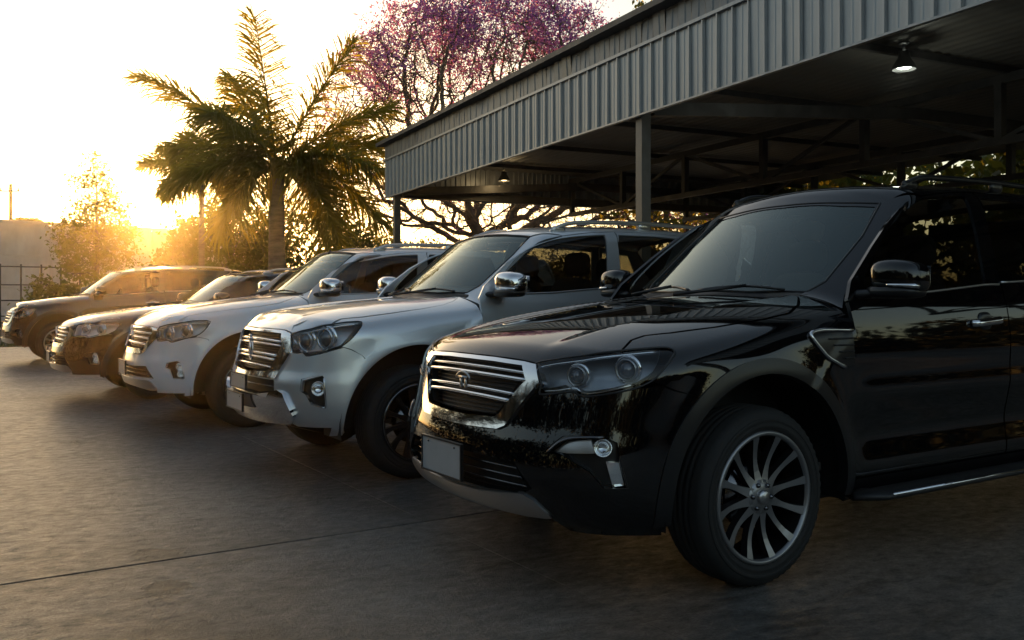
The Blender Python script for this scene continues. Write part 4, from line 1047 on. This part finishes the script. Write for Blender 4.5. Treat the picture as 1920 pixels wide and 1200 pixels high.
# the purple-flowering tree behind the canopy
b0 = place(905, 30.0)
att = ball(2500, (.3, 0, 5.6), (5.9, 3.6, 6.1), .40, 4.2) + ball(420, (2.0, 0, 3.9), (6.5, 3.4, 1.0), .2, 3.0)
def flower_ok(p): 
    keep = RNG.uniform(size=len(p)); hh = np.linalg.norm((p - np.array((.5, 0, 5.0)))/np.array((5.9, 4.6, 6.0)), axis=1)
    return (np.sin(p[:, 0]*2.1 + 1.0*p[:, 2]) + np.sin(p[:, 1]*2.6 - p[:, 2]*1.7 + .6*p[:, 0]) + 1.1*(p[:, 2] - 8.3)/1.6 + 1.2*(hh - .8)/.25 + RNG.normal(0, .45, len(p)) > .85) | (keep < .03)
tree('flowering_tree', 'tall bare-twigged tree with purple blossom rising behind the canopy', 'tree', b0, 1.6, att, 'flower', .30, .013, .26, 12, .13, .055, 2.6, .30, tip_filter=flower_ok, twigs=3, twig_len=.62, twig_lim=3.6)
# leafy green trees behind the canopy
b0 = place(1235, 27.0)
tree('leafy_tree', 'green leafy tree whose top just shows above the canopy edge', 'tree', b0, 2.0, ball(220, (0, 0, 6.2), (2.2, 2.2, 4.1), .3, 2.4), 'tree_leaf', .18, .012, .35, 14, .2, .11, twigs=2)
b0 = place(1420, 33.0)
tree('leafy_tree', 'broad green tree seen below the canopy behind the black car roof', 'tree', b0, 1.6, ball(200, (0, 0, 4.0), (4.2, 3, 2.6), .3, 1.6), 'tree_leaf', .2, .012, .4, 14, .22, .12, twigs=2)
for k, (X, Y, h, lb) in enumerate(((9.5, 24.0, 5.2, 'dark tree behind the open back of the canopy, left of the truss'), (13.0, 19.0, 5.6, 'dense tree filling the gap behind the canopy above the black car roof'), (17.5, 15.0, 5.8, 'dark tree behind the canopy at the right edge of the picture'))):
    tree('leafy_tree', lb, 'tree', (X, Y), 1.2, ball(200, (0, 0, h*.55), (3.6, 3.0, h*.5), .3, .6), 'shrub_leaf', .2, .012, .4, 16, .26, .15, twigs=2)
# slender golden tree at the left
b0 = place(181, 33.0)
att = [p for p in ball(520, (0, 0, 3.9), (1.45, 1.2, 2.75), .2, 1.6) if math.hypot(p[0], p[1]) < 1.45*(1 - max(0, (p[2] - 3.4))/3.6)]
tree('slender_tree', 'slender airy tree glowing golden in front of the pale wall', 'tree', b0, 5.6, att, 'tree_leaf', .085, .007, .20, 6, .11, .070, di=1.8, dk=.2, twigs=3, twig_len=.3)
# shrubs behind the row of cars
for k, (px, Y, w, h, lb) in enumerate(((105, 31, .9, 1.7, 'low shrub at the foot of the slender tree beside the wall'), (240, 34, 1.0, 1.9, 'round shrub beneath the low sun before the wall'),
        (335, 35, 1.3, 2.9, 'shrub left of the thin palm trunk'), (430, 31, 2.3, 4.3, 'tall orange-lit shrub between the two palm trunks'), (590, 33, 2.6, 4.4, 'dense dark green shrub just right of the big palm trunk'),
        (690, 36, 2.6, 3.6, 'shrub behind the far post of the canopy'), (820, 38, 2.8, 3.2, 'low shrub under the boughs of the purple tree'), (1010, 40, 3.2, 3.0, 'wide low shrub seen between the silver and white car roofs'))):
    b0 = place(px, Y)
    tree('shrub', lb, 'shrub', b0, .5, ball(240, (0, 0, h*.52), (w, w*.7, h*.5), .35, .3), 'shrub_leaf', .09, .009, .26, 14, .16, .095, dk=.28, twigs=2, group='shrubs behind the parking row', inner=.5)
# palms
def palm(name, label, base, height, fronds, trunk_r, leaf_len, leaf_w, fr_r=.03, lean=(0, 0), pairs=60):
    r = tag(empty(name, (base[0], base[1], -.05)), label, 'palm tree')
    P = [(lean[0]*t*t, lean[1]*t*t, height*t) for t in np.linspace(0, 1, 40)]; R = [trunk_r*(1.22 - .35*t + (.05 if i % 2 else 0)) for i, t in enumerate(np.linspace(0, 1, 40))]
    mk('trunk', *(lambda b: (b.V, b.F))(MB().tube(P, R, 14)), 'palm_bark', r)
    top = np.array(P[-1]); 
    mk('crown_shaft', *(lambda b: (b.V, b.F))(MB().tube([top - (0, 0, .05), top + (0, 0, .25), top + (0, 0, .55)], [trunk_r*.95, trunk_r*1.05, trunk_r*.35], 12)), 'palm_leaf', r)
    for (d, ln, droop) in fronds:
        d = np.array(d, float); d /= np.linalg.norm(d); hz = np.array((d[0], d[1], 0)); t = np.linspace(0, 1, 22)
        C = top + np.array((0, 0, .3)) + np.outer(t*ln, d) + np.outer(-droop*ln*t**2.2, (0, 0, 1)); 
        b = MB().tube(C, fr_r*(1 - .85*t) + .004, 6)
        V, F = [], []
        T = np.gradient(C, axis=0); T /= np.linalg.norm(T, axis=1, keepdims=True)
        sidev = np.cross(T, (0, 0, 1.)); sn = np.linalg.norm(sidev, axis=1, keepdims=True); alt = np.cross(d, (0, 1., .1)); sidev = np.where(sn > .15, sidev/np.maximum(sn, 1e-6), alt/np.linalg.norm(alt))
        for u in np.linspace(.08, .995, pairs):
            c = np.array([np.interp(u, t, C[:, k]) for k in range(3)]); tg = np.array([np.interp(u, t, T[:, k]) for k in range(3)]); sv = np.array([np.interp(u, t, sidev[:, k]) for k in range(3)])
            sv -= tg*(sv @ tg); sv /= max(np.linalg.norm(sv), 1e-6); nv = np.cross(sv, tg)
            l = leaf_len*(.45 + .55*math.sin(math.pi*min(1, .15 + u*.80)))*RNG.uniform(.8, 1.12)
            for sg in (1, -1):
                ph = RNG.uniform(-.75, .75)
                dr = (sg*sv*math.cos(ph) + nv*math.sin(ph))*.85 + tg*(.42 + .35*u*u); dr /= np.linalg.norm(dr)
                wv = np.cross(dr, tg + RNG.normal(0, .5, 3)); wv /= max(np.linalg.norm(wv), 1e-6); wv *= leaf_w*.5
                k1, k2 = RNG.uniform(.02, .08), RNG.uniform(.16, .46)
                m1 = c + dr*l*.6 + np.array((0, 0, -k1*1.5*l)); e = c + dr*l*.93 + np.array((0, 0, -k2*l))
                n = len(V); V += [c - wv*.6, c + wv*.6, m1 + wv, m1 - wv, e]; F += [(n, n+1, n+2, n+3), (n+3, n+2, n+4)]
        b.add(V, F); b.build('frond', 'palm_leaf', r, False)
    return r
sc_ = 24.0/FPX
def fr(dx, dz, dy, droop):   # tip offset in metres as seen, plus depth
    ln = math.sqrt(dx*dx + dz*dz + dy*dy); v = (dx, dy, dz + droop*ln); l2 = math.sqrt(v[0]**2 + v[1]**2 + v[2]**2); return (v, l2, droop*ln/l2)
big = [fr(-.75, 4.15, .6, .06), fr(2.1, 3.2, -.4, .10), fr(2.9, 1.75, .9, .20), fr(2.75, -.2, -.8, .42), fr(2.7, -1.5, .6, .62), fr(1.9, -2.1, -1.2, .75), fr(-1.2, -1.8, -1.0, .70), fr(-3.5, 2.3, -.3, .22),
       fr(-3.0, .55, .8, .34), fr(-2.6, -.6, -.6, .48), fr(-1.7, 2.8, 1.8, .2), fr(1.0, -2.2, 1.6, .75), fr(-.9, .9, -2.6, .38), fr(-1.6, -1.4, 1.9, .62), fr(2.9, .75, 1.6, .32)]
b0 = place(519, 24.0)
palm('palm', 'large feathery palm with a thick trunk beside the far end of the canopy', b0, 4.42, big, .205, 1.3, .042, pairs=180)
sm = [fr(-1.55, .25, -.3, .35), fr(-1.2, -.55, .5, .55), fr(-.5, 1.2, .2, .12), fr(.8, 1.15, .3, .15), fr(1.25, .3, -.4, .35), fr(1.0, -.6, .4, .6), fr(-.6, -.7, -.9, .6), fr(.2, -.6, .9, .6), fr(-1.4, .9, .8, .25), fr(.1, 1.4, -.6, .1), fr(-1.9, .35, .2, .3), fr(.6, -.2, -1.2, .5)]
b0 = place(378, 28.0)
palm('palm', 'slim young palm with a thin trunk in the glare left of the large palm', b0, 4.75, sm, .085, 1.0, .036, .02, pairs=100)
b0 = place(52, 66.0)
palm('palm', 'tiny distant palm top above the wall beside the utility pole', b0, 6.3, [((math.cos(a), math.sin(a), .7), 1.2, .5) for a in np.linspace(0, 6.0, 11)], .12, .5, .06, .03, pairs=16)

# belt of trees closing the yard behind the viewpoint (mirrored in the car paint)
C = []
for a in np.linspace(math.radians(-205), math.radians(28), 150):
    rad = 26 + 3*math.sin(a*7) + RNG.normal(0, .8); h = (6.0 if a < math.radians(-105) else 3.4) + 1.2*math.sin(a*5 + 1) + RNG.normal(0, .6)
    for k in range(46):
        z = h*RNG.uniform(0, 1)**.8; C.append((6 + rad*math.cos(a) + RNG.normal(0, .7), 8 + rad*math.sin(a) + RNG.normal(0, .7), z))
V, F = leaf_quads(C, 11, .36, .25)
tag(mk('tree_belt', V, F, 'dark_leaf', smooth=False, kind='stuff'), 'dense belt of trees around the yard, seen mirrored in the car paint', 'trees')
# ------------------------------------------------------------------ the row of parked cars
G = 'cars parked in a row'
Car('parked_car', 'glossy black SUV nearest the camera with alloy wheel and running board', G, Body(roof=1.93), BLACK, 'paint_black', 1438, 932, 3.9, rim='machined', vent=True, emblem='arch', trim='trim_black')
Car('parked_car', 'silver SUV with chrome bumper guard and two number plates beside the black car', G, Body(fx=-.10, lead=1.04, zoff=.04, roof=1.86, ws_x=-.45), SILVER, 'paint_silver', 786, 790, 6.2, cx=.1, rim='dark', rim_r=.265, chrome_mirror=True, emblem='oval', trim='paint_silver')
Car('parked_car', 'white SUV parked between the silver car and a low dark car', G, Body(fx=-.07, lead=.985, roof=1.81, ws_x=-.52), WHITE, 'paint_white', 472, 735, 8.6, cx=.03, rim='dark', rim_r=.265, chrome_mirror=True, emblem='oval', trim='paint_white', detail=.8)
Car('parked_car', 'low dark brown car with bright grille just beyond the white SUV', G, Body(roof=1.78), WHITE, 'paint_brown', 290, 700, 10.95, zs=.905, rim='grey', wheel_r=.36, rim_r=.25, emblem='oval', trim='black_plastic', detail=.6, board=False)
Car('parked_car', 'farthest dark SUV at the left end of the row by the grass', G, Body(fx=-.16, roof=1.82, ws_x=-.45), WHITE, 'paint_charcoal', 112, 643, 16.5, cx=.1, rim='grey', rim_r=.26, emblem='oval', trim='black_plastic', detail=.5)
# ------------------------------------------------------------------ sunset haze
hz = bpy.data.materials.new('haze_air'); hz.use_nodes = True; nt = hz.node_tree
nt.nodes.remove(nt.nodes['Principled BSDF']); pv = nt.nodes.new('ShaderNodeVolumePrincipled')
pv.inputs['Color'].default_value = (.95, .92, .88, 1); pv.inputs['Density'].default_value = .00048; pv.inputs['Anisotropy'].default_value = .92
nt.links.new(pv.outputs['Volume'], nt.nodes['Material Output'].inputs['Volume']); MAT['haze_air'] = hz
b = MB().box((0, 38, 6.2), (110, 90, 15.0)); tag(b.build('haze', 'haze_air', kind='stuff'), 'thin golden sunset haze in the air', 'haze')
